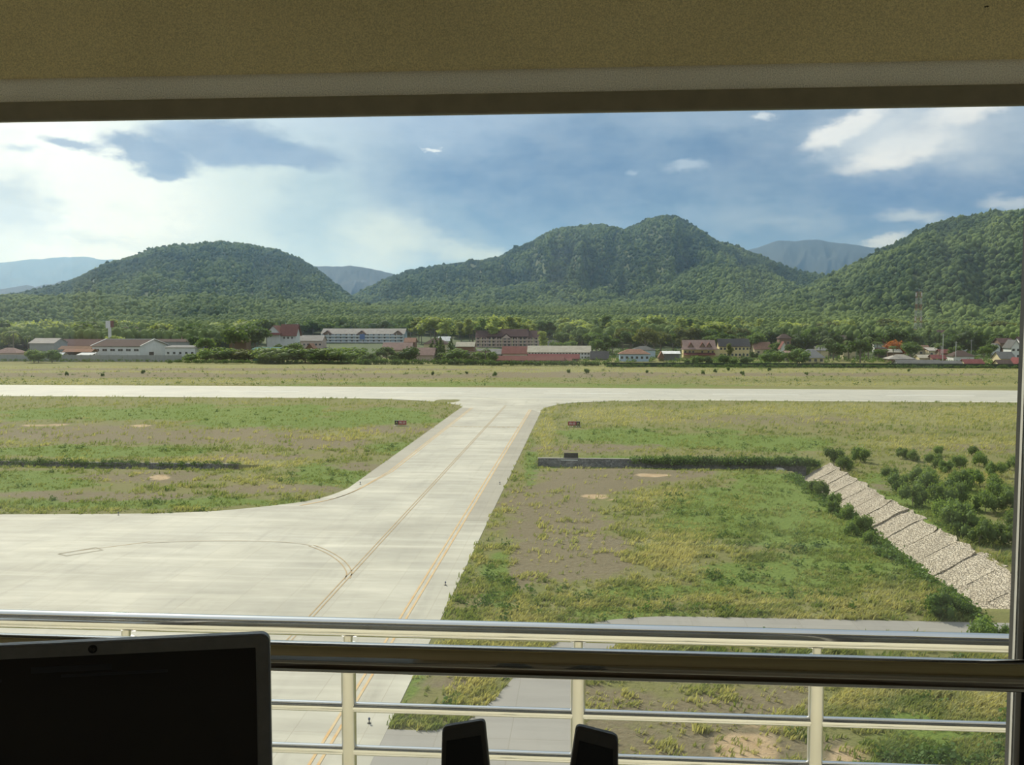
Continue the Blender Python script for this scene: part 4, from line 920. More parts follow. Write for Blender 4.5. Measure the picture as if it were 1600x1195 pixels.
H_ = [  # name, cat, label, xl, xr, eave, ridge, Y, depth, wall, roof, style, windows
 ('house', 'house', 'low house with brownish red hip roof at the far left edge behind the wall', -12, 26, 551, 543.5, 600, 12, 'pink', 'pinkish', 'hip', (1, 4)),
 ('shed', 'shed', 'wide pale tin-roofed shed left of the white warehouse', 46, 84, 536, 528.5, 655, 18, 'grey', 'pale', 'gable', None),
 ('shed', 'shed', 'long dark-roofed shed directly behind the left side of the warehouse', 84, 158, 540, 530, 675, 26, 'white', 'maroon', 'gable', (2, 12)),
 ('house', 'house', 'house with pale pink sloping roof standing behind the long dark shed', 111, 148, 528.5, 521.5, 740, 16, 'dark', 'pinkish', 'gable', None),
 ('house', 'house', 'brown hip-roofed house left of the pale pink roof', 90, 112, 528.5, 521.5, 760, 14, 'brown', 'brown', 'hip', None),
 ('shed', 'shed', 'open shed with thin rusty orange roof beside the white warehouse', 92, 141, 545.5, 541, 630, 9, 'brown', 'rust', 'open', None),
 ('shed', 'shed', 'open shed with buff roof just behind the grey wall', 99, 142, 549.5, 545.5, 607, 8, 'dark', 'orange', 'open', None),
 ('shed', 'shed', 'small white-roofed lean-to behind the trees left of the warehouse', 70, 96, 555, 551, 600, 7, 'white', 'white', 'open', None),
 ('shed', 'shed', 'small pale lean-to against the left end of the warehouse', 121, 142, 555, 551.5, 598, 6, 'grey', 'white', 'flat', None),
 ('temple_hall', 'temple', 'hall with steep dark red roof edged in white behind the warehouse', 192, 243, 531, 517.5, 735, 18, 'white', 'maroon', 'gable', None),
 ('house', 'house', 'maroon roof peeking above the white-edged temple hall', 188, 216, 518, 511.5, 790, 12, 'white', 'maroon', 'gable', None),
 ('house', 'house', 'house with low pale pink roof right of the dark red hall', 247, 288, 530.5, 525, 740, 14, 'pink', 'pinkish', 'gable', None),
 ('factory_building', 'building', 'long grey-white building with thin dark roof right of the warehouse', 232, 303, 534, 530, 700, 20, 'grey', 'brown', 'gable', (1, 9)),
 ('store_building', 'building', 'low white store building at the right end of the grey factory', 258, 305, 543, 540, 640, 12, 'white', 'tin', 'flat', (1, 5)),
 ('house', 'house', 'small open house with faded pink roof among trees left of the gabled house', 358, 385, 533, 528, 655, 9, 'brown', 'pinkish', 'gable', (1, 4)),
 ('shed', 'shed', 'dark green shed with teal roof in front of the steep-gabled white house', 394, 433, 546.5, 543, 592, 8, 'green', 'teal', 'flat', None),
 ('house', 'house', 'low house with pale roof joining the left end of the long block', 466, 503, 532, 524, 780, 14, 'pink', 'pale', 'gable', (1, 6)),
 ('house', 'house', 'small orange-gabled house below the pale roof left of the long block', 479, 489, 543, 537, 640, 8, 'brick', 'orange', 'front', None),
 ('house', 'house', 'house with pink roof at the right end of the long pale-roofed block', 597, 641, 546, 535.5, 655, 16, 'pink', 'pinkish', 'gable', None),
 ('house', 'house', 'house with small orange roof just right of the long block', 632, 648, 534, 528, 720, 10, 'brick', 'orange', 'gable', None),
 ('house', 'house', 'house with wide faded pink roof beside the dark palms', 636, 677, 554.5, 543.5, 596, 15, 'pink', 'pinkish', 'gable', None),
 ('house', 'house', 'house with grey-brown hip roof left of the dark conifers', 662, 697, 537, 528.5, 700, 14, 'cream', 'brown', 'hip', None),
 ('house', 'house', 'small white-roofed house behind the brown hip roof', 685, 702, 532, 526, 740, 9, 'white', 'white', 'gable', None),
 ('brick_house', 'house', 'brick house with bright beige roof left of the three-storey building', 713, 740, 541, 534.5, 635, 11, 'brick', 'beige', 'gable', (1, 3)),
 ('house', 'house', 'low house with grey-green roof in front of the three-storey building', 745, 783, 553, 545.5, 640, 14, 'grey', 'tin', 'gable', None),
 ('house', 'house', 'small brown-roofed house below the grey-green roof', 727, 764, 556, 548.5, 598, 10, 'brown', 'brown', 'gable', None),
 ('house', 'house', 'house with red sloping roof left of the long beige roof', 785, 824, 552, 541.5, 640, 16, 'pink', 'red', 'gable', None),
 ('market_hall', 'building', 'long white hall with beige roof and a row of windows, right of centre', 825, 922, 550, 540.5, 632, 16, 'white', 'beige', 'gable', (2, 20)),
 ('house', 'house', 'house with slate grey roof behind the beige-roofed hall', 844, 887, 540.5, 532.5, 740, 13, 'green', 'grey', 'gable', None),
 ('row_house', 'house', 'long low row house with red roof in front of the beige hall', 770, 880, 562.5, 556.5, 583, 9, 'grey', 'red', 'gable', (1, 14)),
 ('house', 'house', 'house with deep crimson roof between the red row and the beige hall', 826, 904, 560, 553.5, 603, 10, 'brown', 'crimson', 'gable', (1, 8)),
 ('house', 'house', 'tiny white-walled house at the right end of the red row', 882, 892, 564, 560, 586, 6, 'white', 'red', 'gable', (1, 1)),
 ('shed', 'shed', 'dark grey shed right of the beige-roofed hall', 924, 950, 560, 549, 620, 14, 'grey', 'dark', 'gable', None),
 ('bungalow', 'house', 'pale blue bungalow with orange-red hip roof right of the dark shed', 968, 1015, 552.5, 545.5, 605, 11, 'blue', 'orange', 'hip', (1, 6)),
 ('house', 'house', 'small grey-roofed house behind the pale blue bungalow', 988, 1024, 546.5, 541, 660, 11, 'blue', 'grey', 'hip', None),
 ('shed', 'shed', 'low wide shed with thin white roof left of the guesthouse', 1037, 1062, 553, 549, 620, 7, 'grey', 'white', 'flat', None),
 ('shed', 'shed', 'small orange shed beside the thin white roof', 1030, 1037, 556, 549.5, 608, 6, 'brick', 'orange', 'front', None),
 ('house', 'house', 'house with bright orange roof right of the yellow rooming house', 1179, 1204, 545, 534.5, 700, 14, 'cream', 'orange', 'gable', (1, 2)),
 ('pavilion_house', 'house', 'tall brown house with stacked small roofs among trees', 1218, 1236, 528, 522, 690, 9, 'brown', 'brown', 'hip', (2, 2)),
 ('house', 'house', 'white cottage below the brown stacked-roof house', 1220, 1230, 543, 534, 640, 7, 'white', 'red', 'front', (1, 1)),
 ('shed', 'shed', 'dark open shed with flat pinkish roof left of the yellow-white cottage', 1229, 1248, 552, 548.5, 612, 8, 'dark', 'pinkish', 'flat', None),
 ('cottage', 'house', 'cottage with light grey roof and yellow and white walls beside the hedge', 1252, 1288, 558, 545.5, 582, 12, 'yellow', 'tin', 'hip', (1, 4)),
 ('house', 'house', 'small brown-roofed house high among trees left of the crimson roof', 1303, 1322, 529, 524, 740, 9, 'brown', 'brown', 'gable', None),
 ('house', 'house', 'white cottage with crimson roof beside the orange-leaved tree', 1369, 1389, 536, 530, 700, 9, 'white', 'crimson', 'gable', (1, 3)),
 ('house', 'house', 'low brown house in front of the orange-leaved tree', 1372, 1386, 548.5, 543.5, 650, 7, 'dark', 'brown', 'gable', None),
 ('shed', 'shed', 'narrow buff roof below the orange-leaved tree', 1387, 1408, 550, 545.5, 655, 8, 'brown', 'beige', 'gable', None),
 ('house', 'house', 'rusty streaked tin-roofed house below the mast', 1427, 1452, 545, 539.5, 690, 9, 'cream', 'rust', 'gable', (1, 3)),
 ('house', 'house', 'cream house right of the rusty tin roof', 1452, 1467, 548, 543.5, 680, 9, 'cream', 'pale', 'flat', (1, 2)),
 ('house', 'house', 'house with wide tan roof left of the long grey shed', 1390, 1430, 560.5, 554, 598, 11, 'brown', 'pale', 'hip', None),
 ('house', 'house', 'pale flat-roofed house behind the long grey shed', 1437, 1457, 559, 554.5, 615, 9, 'cream', 'beige', 'gable', None),
 ('house', 'house', 'dusty crimson-roofed house behind the middle of the long grey shed', 1470, 1486, 551.5, 546, 650, 9, 'brown', 'crimson', 'gable', None),
 ('house', 'house', 'low house with red roof left of the white pole', 1458, 1478, 560, 554.5, 608, 9, 'brown', 'crimson', 'gable', None),
 ('house', 'house', 'brown hip-roofed house with white gable ends right of the white pole', 1490, 1522, 556, 548, 618, 12, 'white', 'brown', 'hip', None),
 ('barracks', 'building', 'long low grey-roofed shed just behind the hedge at the right', 1405, 1472, 571, 562.5, 552, 12, 'grey', 'grey', 'gable', (1, 10)),
 ('barracks', 'building', 'second low grey shed joined to the right end of the long grey shed', 1474, 1504, 571, 564, 556, 11, 'white', 'grey', 'gable', (1, 4)),
 ('house', 'house', 'house with bright red roof right of the grey sheds', 1510, 1538, 570, 561.5, 556, 11, 'cream', 'crimson', 'gable', (1, 3)),
 ('villa', 'house', 'large house with maroon roof on the rise at the right', 1457, 1490, 522.5, 516, 780, 13, 'white', 'maroon', 'gable', (1, 5)),
 ('house', 'house', 'white house with orange-brown hip roof right of the maroon villa', 1498, 1512, 530, 522, 740, 11, 'white', 'orange', 'hip', (1, 2)),
 ('house', 'house', 'small white-gabled house with grey roof deep in the trees at the right', 1553, 1565, 543, 537, 690, 9, 'white', 'grey', 'front', (1, 1)),
 ('house', 'house', 'house with long maroon roof left of the white pointed gable', 1563, 1584, 535.5, 528.5, 690, 12, 'brown', 'maroon', 'gable', None),
 ('house', 'house', 'house with tall white pointed gable near the right edge', 1580, 1595, 542, 531.5, 655, 12, 'white', 'grey', 'front', (2, 2)),
 ('house', 'house', 'house with maroon-grey roof at the right edge beside the white gable', 1596, 1625, 536, 526.5, 690, 13, 'white', 'maroon', 'gable', None),
 ('house', 'house', 'house with small orange roof highest at the right edge', 1592, 1610, 524.5, 520.5, 760, 9, 'cream', 'orange', 'gable', None),
 ('house', 'house', 'house with broad slate roof in front of the white pointed gable', 1564, 1586, 560, 550, 590, 13, 'cream', 'grey', 'gable', None),
 ('house', 'house', 'red-roofed house with white-edged gable at the lower right edge', 1589, 1602, 569, 559.5, 560, 11, 'brown', 'crimson', 'front', None),
 ('house', 'house', 'cream house with dull brown roof left of the red white-edged gable', 1562, 1582, 570, 562.5, 556, 9, 'cream', 'brown', 'gable', None),
 ('house', 'house', 'small white-roofed house high in the trees above the orange roof', 1165, 1174, 519, 515, 800, 8, 'white', 'white', 'gable', None),
 ('house', 'house', 'low house with white strip roof behind the yellow rooming house', 1134, 1146, 527, 523.5, 780, 8, 'white', 'white', 'flat', None),
 ('house', 'house', 'pale-roofed house half hidden behind palms right of the yellow-white cottage', 1276, 1296, 547, 541.5, 680, 9, 'cream', 'tin', 'gable', None),
 ('shed', 'shed', 'small tan-roofed shed among the palms left of the crimson roof', 1318, 1337, 545, 541, 665, 8, 'cream', 'pale', 'gable', None),
]
for h_ in H_: house(h_[0], h_[1], h_[2], *h_[3:11], style=h_[11], win=h_[12], trim=h_[0] == 'temple_hall')
# sign pylon, mast, poles
def at(px, py, Y): return D(px, py, Y)
x, Y, zt = at(171, 501, 700); gz = float(ground_far(0, 700))
o = empty('sign_pylon', (x, Y, gz), 'tall narrow pylon with a white and red board rising behind the warehouse', 'sign')
MB().box(-1.1, 1.1, -.4, .4, -.5, zt - gz - 4).build('post', WALLC['white'], o)
MB().box(-2.8, .9, -.6, .3, zt - gz - 5.5, zt - gz).build('board', WALLC['white'], o); MB().box(.9, 3.2, -.6, .3, zt - gz - 5, zt - gz - .1).build('board', ROOF['red'], o)
x, Y, zt = at(1436, 456, 800); gz = float(ground_far(0, 800)); hm = zt - gz
o = empty('radio_mast', (x, Y, gz), 'tall red and white lattice mast standing before the right hill', 'mast')
MRED = mat('mast_red_paint', (.28, .11, .07), None, 1); MWH = mat('mast_white_paint', (.42, .42, .40), None, 1)
ns = 9
for s in range(ns):
    b = MB(); z0, z1 = hm * s / ns, hm * (s + 1) / ns; w0, w1 = 2.7 - 1.0 * s / ns, 2.7 - 1.0 * (s + 1) / ns
    c0 = [(-w0, -w0), (w0, -w0), (w0, w0), (-w0, w0)]; c1 = [(-w1, -w1), (w1, -w1), (w1, w1), (-w1, w1)]
    for k in range(4):
        l = (k + 1) % 4; b.tube([(*c0[k], z0), (*c1[k], z1)], .12, 5); b.tube([(*c0[k], z0), (*c1[l], z1)], .07, 4); b.tube([(*c0[l], z0), (*c1[k], z1)], .07, 4); b.tube([(*c1[k], z1), (*c1[l], z1)], .07, 4)
    b.build('lattice_section', MRED if s % 2 == 0 else MWH, o)
for z_, n_ in ((hm - 2, 4), (hm * .52, 4)):
    for k in range(n_): a_ = k * 1.57 + .5; b = MB(); b.box(-.35, .35, -.2, .2, -1.5, 1.5); b.xform(0, lambda p: (p[0] + math.cos(a_) * 2.9, p[1] + math.sin(a_) * 2.9, p[2] + z_)); b.build('antenna', MWH, o)
b = MB(); b.tube([(0, 0, hm), (0, 0, hm + 3)], .1, 5); b.build('lightning_rod', MWH, o)
for px, pt, Y, lb in ((1474, 521, 600, 'tall white pole rising in front of the maroon villa'), (1494, 533, 600, 'shorter grey pole right of the tall white pole'), (1471, 538, 640, 'thin utility pole just left of the tall white pole'), (1338, 527, 640, 'grey pole among the palms left of the crimson roof'), (1518, 530, 660, 'slim pole right of the orange-brown hip roof')):
    x, Y, zt = at(px, pt, Y); o = empty('utility_pole', (x, Y, 0), lb, 'pole'); MB().tube([(0, 0, -.5), (0, 0, zt)], [.22, .13], 8).build('shaft', WALLC['white'] if 'white' in lb else WALLC['grey'], o)
    MB().box(-1.1, 1.1, -.07, .07, zt - 1.1, zt - .9).build('crossarm', WALLC['grey'], o)
# boundary wall, hedge, fence
x0 = at(-60, 560, 578)[0]; x1 = at(284, 560, 578)[0]
b = MB(); b.box(x0, x1, 578, 578.3, -.5, 4.1)
for k in range(int((x1 - x0) / 6)): b.box(x0 + k * 6, x0 + k * 6 + .4, 577.85, 578.4, -.5, 4.3)
b.build('boundary_wall', WALLC['grey']); tag(bpy.data.objects['boundary_wall'], 'grey concrete boundary wall in front of the white warehouse', 'wall')
x0 = at(948, 570, 536)[0]; x1 = at(1680, 570, 536)[0]; b = MB()
b.box(x0, x1, 536, 536.12, .1, 2.5)
for k in range(int((x1 - x0) / 4)): b.tube([(x0 + k * 4, 535.95, -.3), (x0 + k * 4, 535.95, 2.8)], .07, 5)
b.build('boundary_fence', mat('dark_green_netting', (.02, .045, .02), None, 1)); tag(bpy.data.objects['boundary_fence'], 'dark green netted fence running along the village at the right', 'fence')
def hedge(px0, px1, Y, h, n, label):
    pts = [(at(px0 + (px1 - px0) * r_(), 570, Y)[0], Y + rng.normal(0, .6), .2 + h * .5 * r_()) for _ in range(n)]
    o = strip_weeds('hedge', pts, h * .45, h * .75, 30, label, (.0, .45)); o['category'] = 'hedge'
hedge(760, 948, 545, 3.0, 260, 'clipped dark hedge in front of the red-roofed row')
hedge(560, 770, 552, 3.6, 200, 'ragged dark hedge at the foot of the central bushes')
hedge(948, 1620, 532, 2.2, 420, 'scrub growing along the green fence')
hedge(262, 570, 556, 2.6, 260, 'scrub line between the grey wall and the central bushes')
hedge(-40, 280, 571, 2.0, 140, 'weeds at the foot of the grey boundary wall')
pts = []
for _ in range(2600):
    px = random.uniform(-60, 1680); Y = random.uniform(580, 760); x = at(px, 560, Y)[0]; pts.append((x, Y, float(ground_far(0, Y)) + .3))
strip_weeds('garden_scrub', pts, 1.2, 3.0, 22, 'low garden scrub filling the gaps between the houses', (.1, .8))

# ------------------------------------------------------------------ trees of the village and the belt behind
B = 'broad'
grove(62, 640, 1175, 800, 905, 491, 506, [('slender', 'pale'), ('slender', 'pale'), (B, 'pale'), ('slender', 'mid')], 'pale green slender tree in the tall stand behind the central buildings', 'tall trees behind the central buildings', wide=1.5)
grove(34, -30, 425, 770, 870, 496, 512, [(B, 'pale'), ('slender', 'pale'), (B, 'mid'), ('round', 'pale')], 'light green tree in the belt behind the left warehouses', 'tree belt behind the warehouses', wide=1.3)
grove(12, 435, 640, 905, 960, 497, 508, [(B, 'dark'), (B, 'mid'), ('round', 'dark')], 'bushy green tree behind the long pale-roofed block', 'trees behind the long block', wide=1.4)
grove(22, 930, 1180, 680, 770, 510, 528, [(B, 'mid'), (B, 'olive'), (B, 'dark')], 'green tree in the grove left of the guesthouse', 'grove left of the guesthouse', wide=1.2)
grove(12, 842, 960, 660, 760, 515, 535, [(B, 'mid'), ('slender', 'pale'), (B, 'dark')], 'broad tree behind the beige-roofed hall', 'trees behind the beige hall', wide=1.2)
grove(36, 1160, 1640, 830, 930, 496, 510, [(B, 'pale'), ('slender', 'pale'), (B, 'olive')], 'light green tree in the belt behind the right village', 'tree belt behind the right village', wide=1.4)
grove(46, 1160, 1640, 690, 800, 508, 532, [(B, 'dark'), (B, 'mid'), ('round', 'dark'), (B, 'dark'), ('cone', 'dark')], 'dark leafy tree between the houses of the right village', 'dark trees in the right village', wide=1.1)
grove(20, 1172, 1560, 600, 680, 532, 552, [(B, 'mid'), ('round', 'dark'), (B, 'dark'), ('palm', 'palm')], 'garden tree among the front houses of the right village', 'front garden trees at the right', wide=1.2)
grove(9, 1280, 1385, 585, 650, 525, 545, [('palm', 'palm'), ('palm', 'palm'), (B, 'dark')], 'palm or dark tree in the clump left of the orange-leaved tree', 'palms left of the orange-leaved tree', wide=1.1)
grove(5, 1195, 1262, 560, 585, 540, 552, [('palm', 'palm'), ('round', 'mid')], 'bushy palm in front of the orange roof at the right', 'palms before the orange roof', wide=1.4)
grove(4, 424, 474, 625, 650, 534, 541, [(B, 'dark'), (B, 'mid')], 'small dark tree in front of the gabled house', 'small trees before the gabled house', wide=1.1)
grove(7, 300, 412, 640, 700, 508, 528, [(B, 'dark'), (B, 'mid')], 'dark tree left of the steep-gabled white house', 'trees left of the gabled house', wide=1.2)
grove(9, 296, 395, 575, 600, 541, 552, [('round', 'bush'), ('round', 'mid'), ('round', 'olive')], 'rounded bush right of the white warehouse', 'bushes right of the warehouse', wide=1.9, name='bush', cat='bush')
grove(16, 408, 556, 562, 582, 542, 549, [('round', 'bush'), ('round', 'bush'), ('round', 'mid')], 'dense rounded acacia bush below the long pale-roofed block', 'acacia bushes below the long block', wide=1.8, name='bush', cat='bush')
grove(10, 560, 650, 558, 580, 541, 556, [('round', 'dark'), (B, 'dark'), ('round', 'mid')], 'dark bush in front of the pink-roofed houses', 'bushes before the pink roofs', wide=1.3, name='bush', cat='bush')
grove(6, 672, 712, 575, 620, 523, 536, [('cone', 'dark'), ('palm', 'palm'), ('cone', 'dark')], 'tall dark conifer or palm left of the brick house', 'dark conifers by the brick house', wide=1.2)
grove(9, 690, 772, 560, 585, 543, 556, [('round', 'mid'), ('palm', 'palm'), ('round', 'olive')], 'loose green bush below the brick house', 'bushes below the brick house', wide=1.4, name='bush', cat='bush')
grove(5, -20, 44, 640, 690, 512, 524, [('palm', 'palm'), (B, 'pale')], 'tall palm or pale tree at the far left edge', 'palms at the left edge', wide=1.1)
grove(3, 46, 86, 556, 562, 541, 552, [('round', 'bush'), ('round', 'mid')], 'bush growing over the left part of the grey wall', 'bushes over the left part of the wall', wide=1.1, name='bush', cat='bush')
grove(3, 160, 186, 690, 720, 522, 528, [(B, 'mid'), (B, 'pale')], 'tree between the temple hall and the sign pylon', 'trees around the temple hall', wide=1.0)
grove(6, 1060, 1180, 552, 566, 552, 562, [('round', 'mid'), ('round', 'dark')], 'low bush on the grass before the guesthouse', 'bushes before the guesthouse', wide=1.2, name='bush', cat='bush')
x, Y, zt = at(1398, 531, 665); plant('round', 1, 'flame', x, Y, 0, zt, 'tree with orange leaves among the houses at the right', 'tree', name='flame_tree', sx=.95)
x, Y, zt = at(1140, 536, 615); plant('slender', 1, 'olive', x, Y, 0, zt, 'thin pale tree in front of the yellow rooming house', 'tree', name='tree', sx=1.3)
for px, py, h, lb in ((104, 587, 2.6, 'second'), (224, 584, 2.6, ''), (160, 588, 2, ''), (677, 587, 2.6, ''), (729, 585, 2, ''), (772, 588, 3, ''), (888, 583, 2.6, ''), (917, 585, 3.6, ''), (1010, 583, 2.2, ''), (1098, 585, 2.5, ''), (1118, 582, 2.5, ''), (1137, 580, 3, ''), (1160, 586, 2.6, ''), (1202, 580, 2.6, ''), (1260, 586, 2.0, ''), (1420, 581, 2.0, '')):
    x, y = P(px, py); GROVES.append((plant('shrub', random.randrange(3), 'mid', x, y, -.1, h * .85, 'small lone shrub on the dry grass verge beyond the runway', 'shrub', 'shrubs on the far verge', 'shrub', .75), px, 'small verge shrub', 'below'))
# shrubs right of the stone channel and on the near field
TH = {}; LIP = []
for i, (px, py, h) in enumerate([(1303, 728, 3.0), (1318, 735, 2.4), (1345, 722, 2.6), (1340, 716, 2.0), (1400, 770, 2.9), (1392, 752, 2.2), (1425, 790, 3.0), (1450, 775, 3.6), (1440, 760, 3.0), (1470, 800, 3.4), (1490, 790, 3.6), (1500, 765, 3.0), (1520, 760, 2.6), (1478, 815, 2.8), (1490, 830, 3.4), (1512, 838, 2.9), (1530, 850, 2.8), (1540, 800, 2.8), (1560, 790, 3.0), (1580, 800, 3.0), (1590, 830, 2.6), (1595, 860, 2.6), (1555, 745, 2.4), (1530, 728, 2.4), (1500, 735, 2.4), (1480, 740, 2.2), (1460, 730, 2.4), (1430, 720, 2.0), (1410, 716, 2.0), (1585, 735, 2.4), (1465, 712, 1.8), (1520, 712, 1.8), (1550, 770, 2.6), (1570, 850, 2.4)]):
    x, y = P(px, py); TH.setdefault('back' if py < 730 else 'second' if py < 765 else 'third' if py < 801 else 'front', []).append((px, plant('shrub', random.randrange(3), 'bush', x, y, -.1, h * 1.2, 'bushy green shrub in the thicket right of the stone channel', 'shrub', 'shrubs right of the stone channel', 'shrub', .85)))
for px, py, h in ((1338, 812, 2.4), (1322, 790, 2.2), (1352, 835, 2.6), (1290, 775, 2.6), (1305, 802, 2.0), (1275, 770, 2.2), (1360, 850, 1.8), (1330, 835, 2.0)):
    x, y = P(px, py); LIP.append((py, px)); LIP[-1] += (plant('shrub', random.randrange(3), 'bush', min(x, CH0 - .8), y, -.1, h, 'dark shrub on the near lip of the stone channel', 'shrub', 'shrubs on the channel lip', 'shrub', .85),)
for px, py, h, lb in ((1478, 965, 2.6, 'dark shrub beside the service road at the end of the field'), (1500, 960, 2.0, 'lower shrub touching the dark one beside the service road'), (1536, 1002, 2.3, 'light green shrub on the near edge of the service road at the right'), (1576, 1004, 1.6, 'small shrub half hidden by the window frame below the road')):
    x, y = P(px, py); plant('shrub', random.randrange(3), 'bush' if 'light' in lb else 'mid', x, y, -.1, h, lb, 'shrub', None, 'shrub', .95)
for row, l in TH.items():
    l.sort(key=lambda t: t[0])
    for i, (px, o) in enumerate(l): o['label'] = '%s bushy shrub in the %s row of the thicket right of the channel' % ('leftmost' if i == 0 else 'rightmost' if i == len(l) - 1 else ORD[i] + ' from left', row)
LIP.sort(key=lambda t: t[0])
for i, t_ in enumerate(LIP): t_[2]['label'] = '%s of the dark shrubs on the near lip of the channel' % ('farthest' if i == 0 else 'nearest' if i == len(LIP) - 1 else ORD[i] + ' farthest')
name_grove_members()
# canopy of the wooded valley floor, past the counted trees
def valley_canopy():
    n = 52000; a = rng.uniform(-.56, .54, n); r = np.sqrt(rng.uniform(800 ** 2, 1480 ** 2, n)); x, y = toxy(a, r); z = ground_far(x, y)
    pn = fbm(x / 90, y / 60, 131, 3); rr = 2.7 * rng.uniform(.6, 1.3, n); hh = rng.uniform(6, 11, n) * (.7 + .6 * pn) + 1.0 + 5.5 * sstep(1150, 900, r) * rng.uniform(.6, 1.1, n)
    qx, _ = topx(x, y, z); ok = (hh > 5.0) & ~((qx > 400) & (qx < 700) & (y < 945)) & ~((qx > 690) & (qx < 870) & (y < 905)); x, y, z, pn, rr, hh = x[ok], y[ok], z[ok], pn[ok], rr[ok], hh[ok]; n = len(x)
    U, Fi = I2; m = len(U); V = U[None] * (1 + rng.normal(0, .12, (n, m, 1))) * rr[:, None, None] * np.array([1, 1, 1.4]) + np.stack([x, y, z + hh - 3], 1)[:, None]
    Fc = (Fi[None] + (np.arange(n) * m)[:, None, None]).reshape(-1, 3)
    qx, _ = topx(x, y, z); tn = np.clip(np.repeat(.55 + .35 * sstep(1200, 950, y) + (pn - .5) * 2.4 + rng.normal(.1, .2, n), m) + rng.normal(0, .12, n * m), 0, 1)
    o = link('valley_forest', mesh_np('valley_forest', V.reshape(-1, 3), Fc, True, {'tint': tn}, [CANOPY])); tag(o, 'wooded plain between the village and the hills', 'forest', kind='stuff')
valley_canopy()

# ------------------------------------------------------------------ airfield signs and lights
SBK = mat('sign_black', (.012, .012, .011), None, 1, .5); SRD = mat('sign_red', (.30, .035, .03), None, 1, .5); SMT = mat('sign_metal', (.3, .3, .28), None, 1, .5)
def text(name, s, size, m, parent, loc, rot=(math.pi / 2, 0, 0), ext=.004):
    cu = bpy.data.curves.new(name, 'FONT'); cu.body = s; cu.size = size; cu.extrude = ext; cu.align_x = 'CENTER'; cu.align_y = 'CENTER'
    o = bpy.data.objects.new(name, cu); COL.objects.link(o); cu.materials.append(m)
    dg = bpy.context.evaluated_depsgraph_get(); me = bpy.data.meshes.new_from_object(o.evaluated_get(dg)); bpy.data.objects.remove(o)
    q_ = link(name, me, parent, loc); q_.rotation_euler = rot; return q_
TWH = mat('sign_white', (.75, .75, .72), None, 1, .5); TYL = mat('sign_yellow', (.62, .52, .12), None, 1, .5)
def rsign(px, py, flip, label):
    x, y = P(px, py); o = empty('runway_sign', (x, y, 0), label, 'sign', 'runway holding signs')
    MB().bbox(-1.5, 1.5, -.13, .13, .25, 1.35, .03).build('cabinet', SMT, o)
    s = -1 if flip else 1
    MB().box(*sorted((-1.48 * s, -.55 * s)), -.15, -.128, .28, 1.32).build('black_panel', SBK, o); MB().box(*sorted((-.55 * s, 1.48 * s)), -.15, -.128, .28, 1.32).build('red_panel', SRD, o)
    text('letter', 'A', .72, TYL, o, (-1.02 * s, -.155, .8)); text('numerals', '05-23', .66, TWH, o, (.47 * s, -.155, .8))
    for k in (-1.1, 0, 1.1): MB().tube([(k, 0, -.1), (k, 0, .26)], .05, 8).build('leg', SMT, o)
    MB().box(-1.7, 1.7, -.5, .5, -.1, .06).build('footing', CON, o)
rsign(626, 665, False, 'red and black runway holding sign 05-23 on the grass left of the taxiway')
rsign(897, 666.5, True, 'red and black runway holding sign 05-23 on the grass right of the taxiway')
x, y = P(892, 719.5); o = empty('sign_board', (x, y + 1.2, .0), 'plain black sign board standing right above the drain wall', 'sign')
MB().bbox(-1.35, 1.35, -.12, .12, .3, 1.3, .03).build('cabinet', SBK, o)
for k in (-1, 0, 1): MB().tube([(k, 0, -.1), (k, 0, .3)], .05, 8).build('leg', SMT, o)
MB().box(-1.9, 1.3, -.55, .4, -.1, .08).build('footing', WALLC['white'], o)
def elight(px, py, label, h=.38):
    x, y = P(px, py); o = empty('edge_light', (x, y, .04), label, 'light')
    MB().tube([(0, 0, 0), (0, 0, .05)], .13, 12).build('base', SBK, o); MB().tube([(0, 0, .04), (0, 0, h * .7)], .035, 8).build('stem', SBK, o)
    MB().tube([(0, 0, h * .68), (0, 0, h * .8), (0, 0, h), (0, 0, h + .03)], [.07, .08, .07, .02], 12).build('lens', mat('blue_lens', (.03, .05, .12), None, 1, .2), o)
elight(577, 1131, 'small dark edge light on the taxiway shoulder seen between the railing bars')
elight(696, 915, 'small dark edge light on the right taxiway shoulder below the bend')
elight(781, 757, 'small dark edge light on the right taxiway shoulder beside the brown patch')
elight(563, 757, 'small dark edge light on the left taxiway shoulder at the curve', .4)
elight(288, 624, 'small black marker box at the near edge of the runway on the left', 1.2)
elight(185, 805, 'small dark edge light at the grass corner of the apron')

# ------------------------------------------------------------------ control tower cab (built round the camera)
FZ = H - 1.5; CZ = H + 1.25; GY = 1.75
WALLI = mat('cab_wall', (.34, .29, .2), None, 3, .9); CEIL = mat('cab_ceiling', (.6, .55, .43), None, 3, .9); FLR = mat('cab_floor', (.26, .2, .13), None, 3, .7)
ALU = mat('pale_window_frame', (.42, .40, .35), None, 5, .5, .0); DKF = mat('black_window_post', (.012, .011, .010), None, 5, .4); CREAM = mat('tower_paint', (.66, .62, .5), None, 1, .7)
X0, X1, YB = -3.6, 3.6, -4.2
def S(name, b, m, label=None): return struct(b.build(name, m), label)
S('floor', MB().box(X0, X1, YB, GY - .05, FZ - .2, FZ), FLR); S('ceiling', MB().box(X0, X1, YB, GY + .05, CZ, CZ + .2), CEIL)
S('wall_back', MB().box(X0, X1, YB - .2, YB, FZ - .2, CZ + .2), WALLI)
S('wall_left', MB().box(X0 - .2, X0, YB, GY + .1, FZ - .2, FZ + .7).box(X0 - .2, X0, YB, -3.4, FZ + .7, CZ + .2).box(X0 - .2, X0, -3.4, GY + .1, CZ - .5, CZ + .2), WALLI)
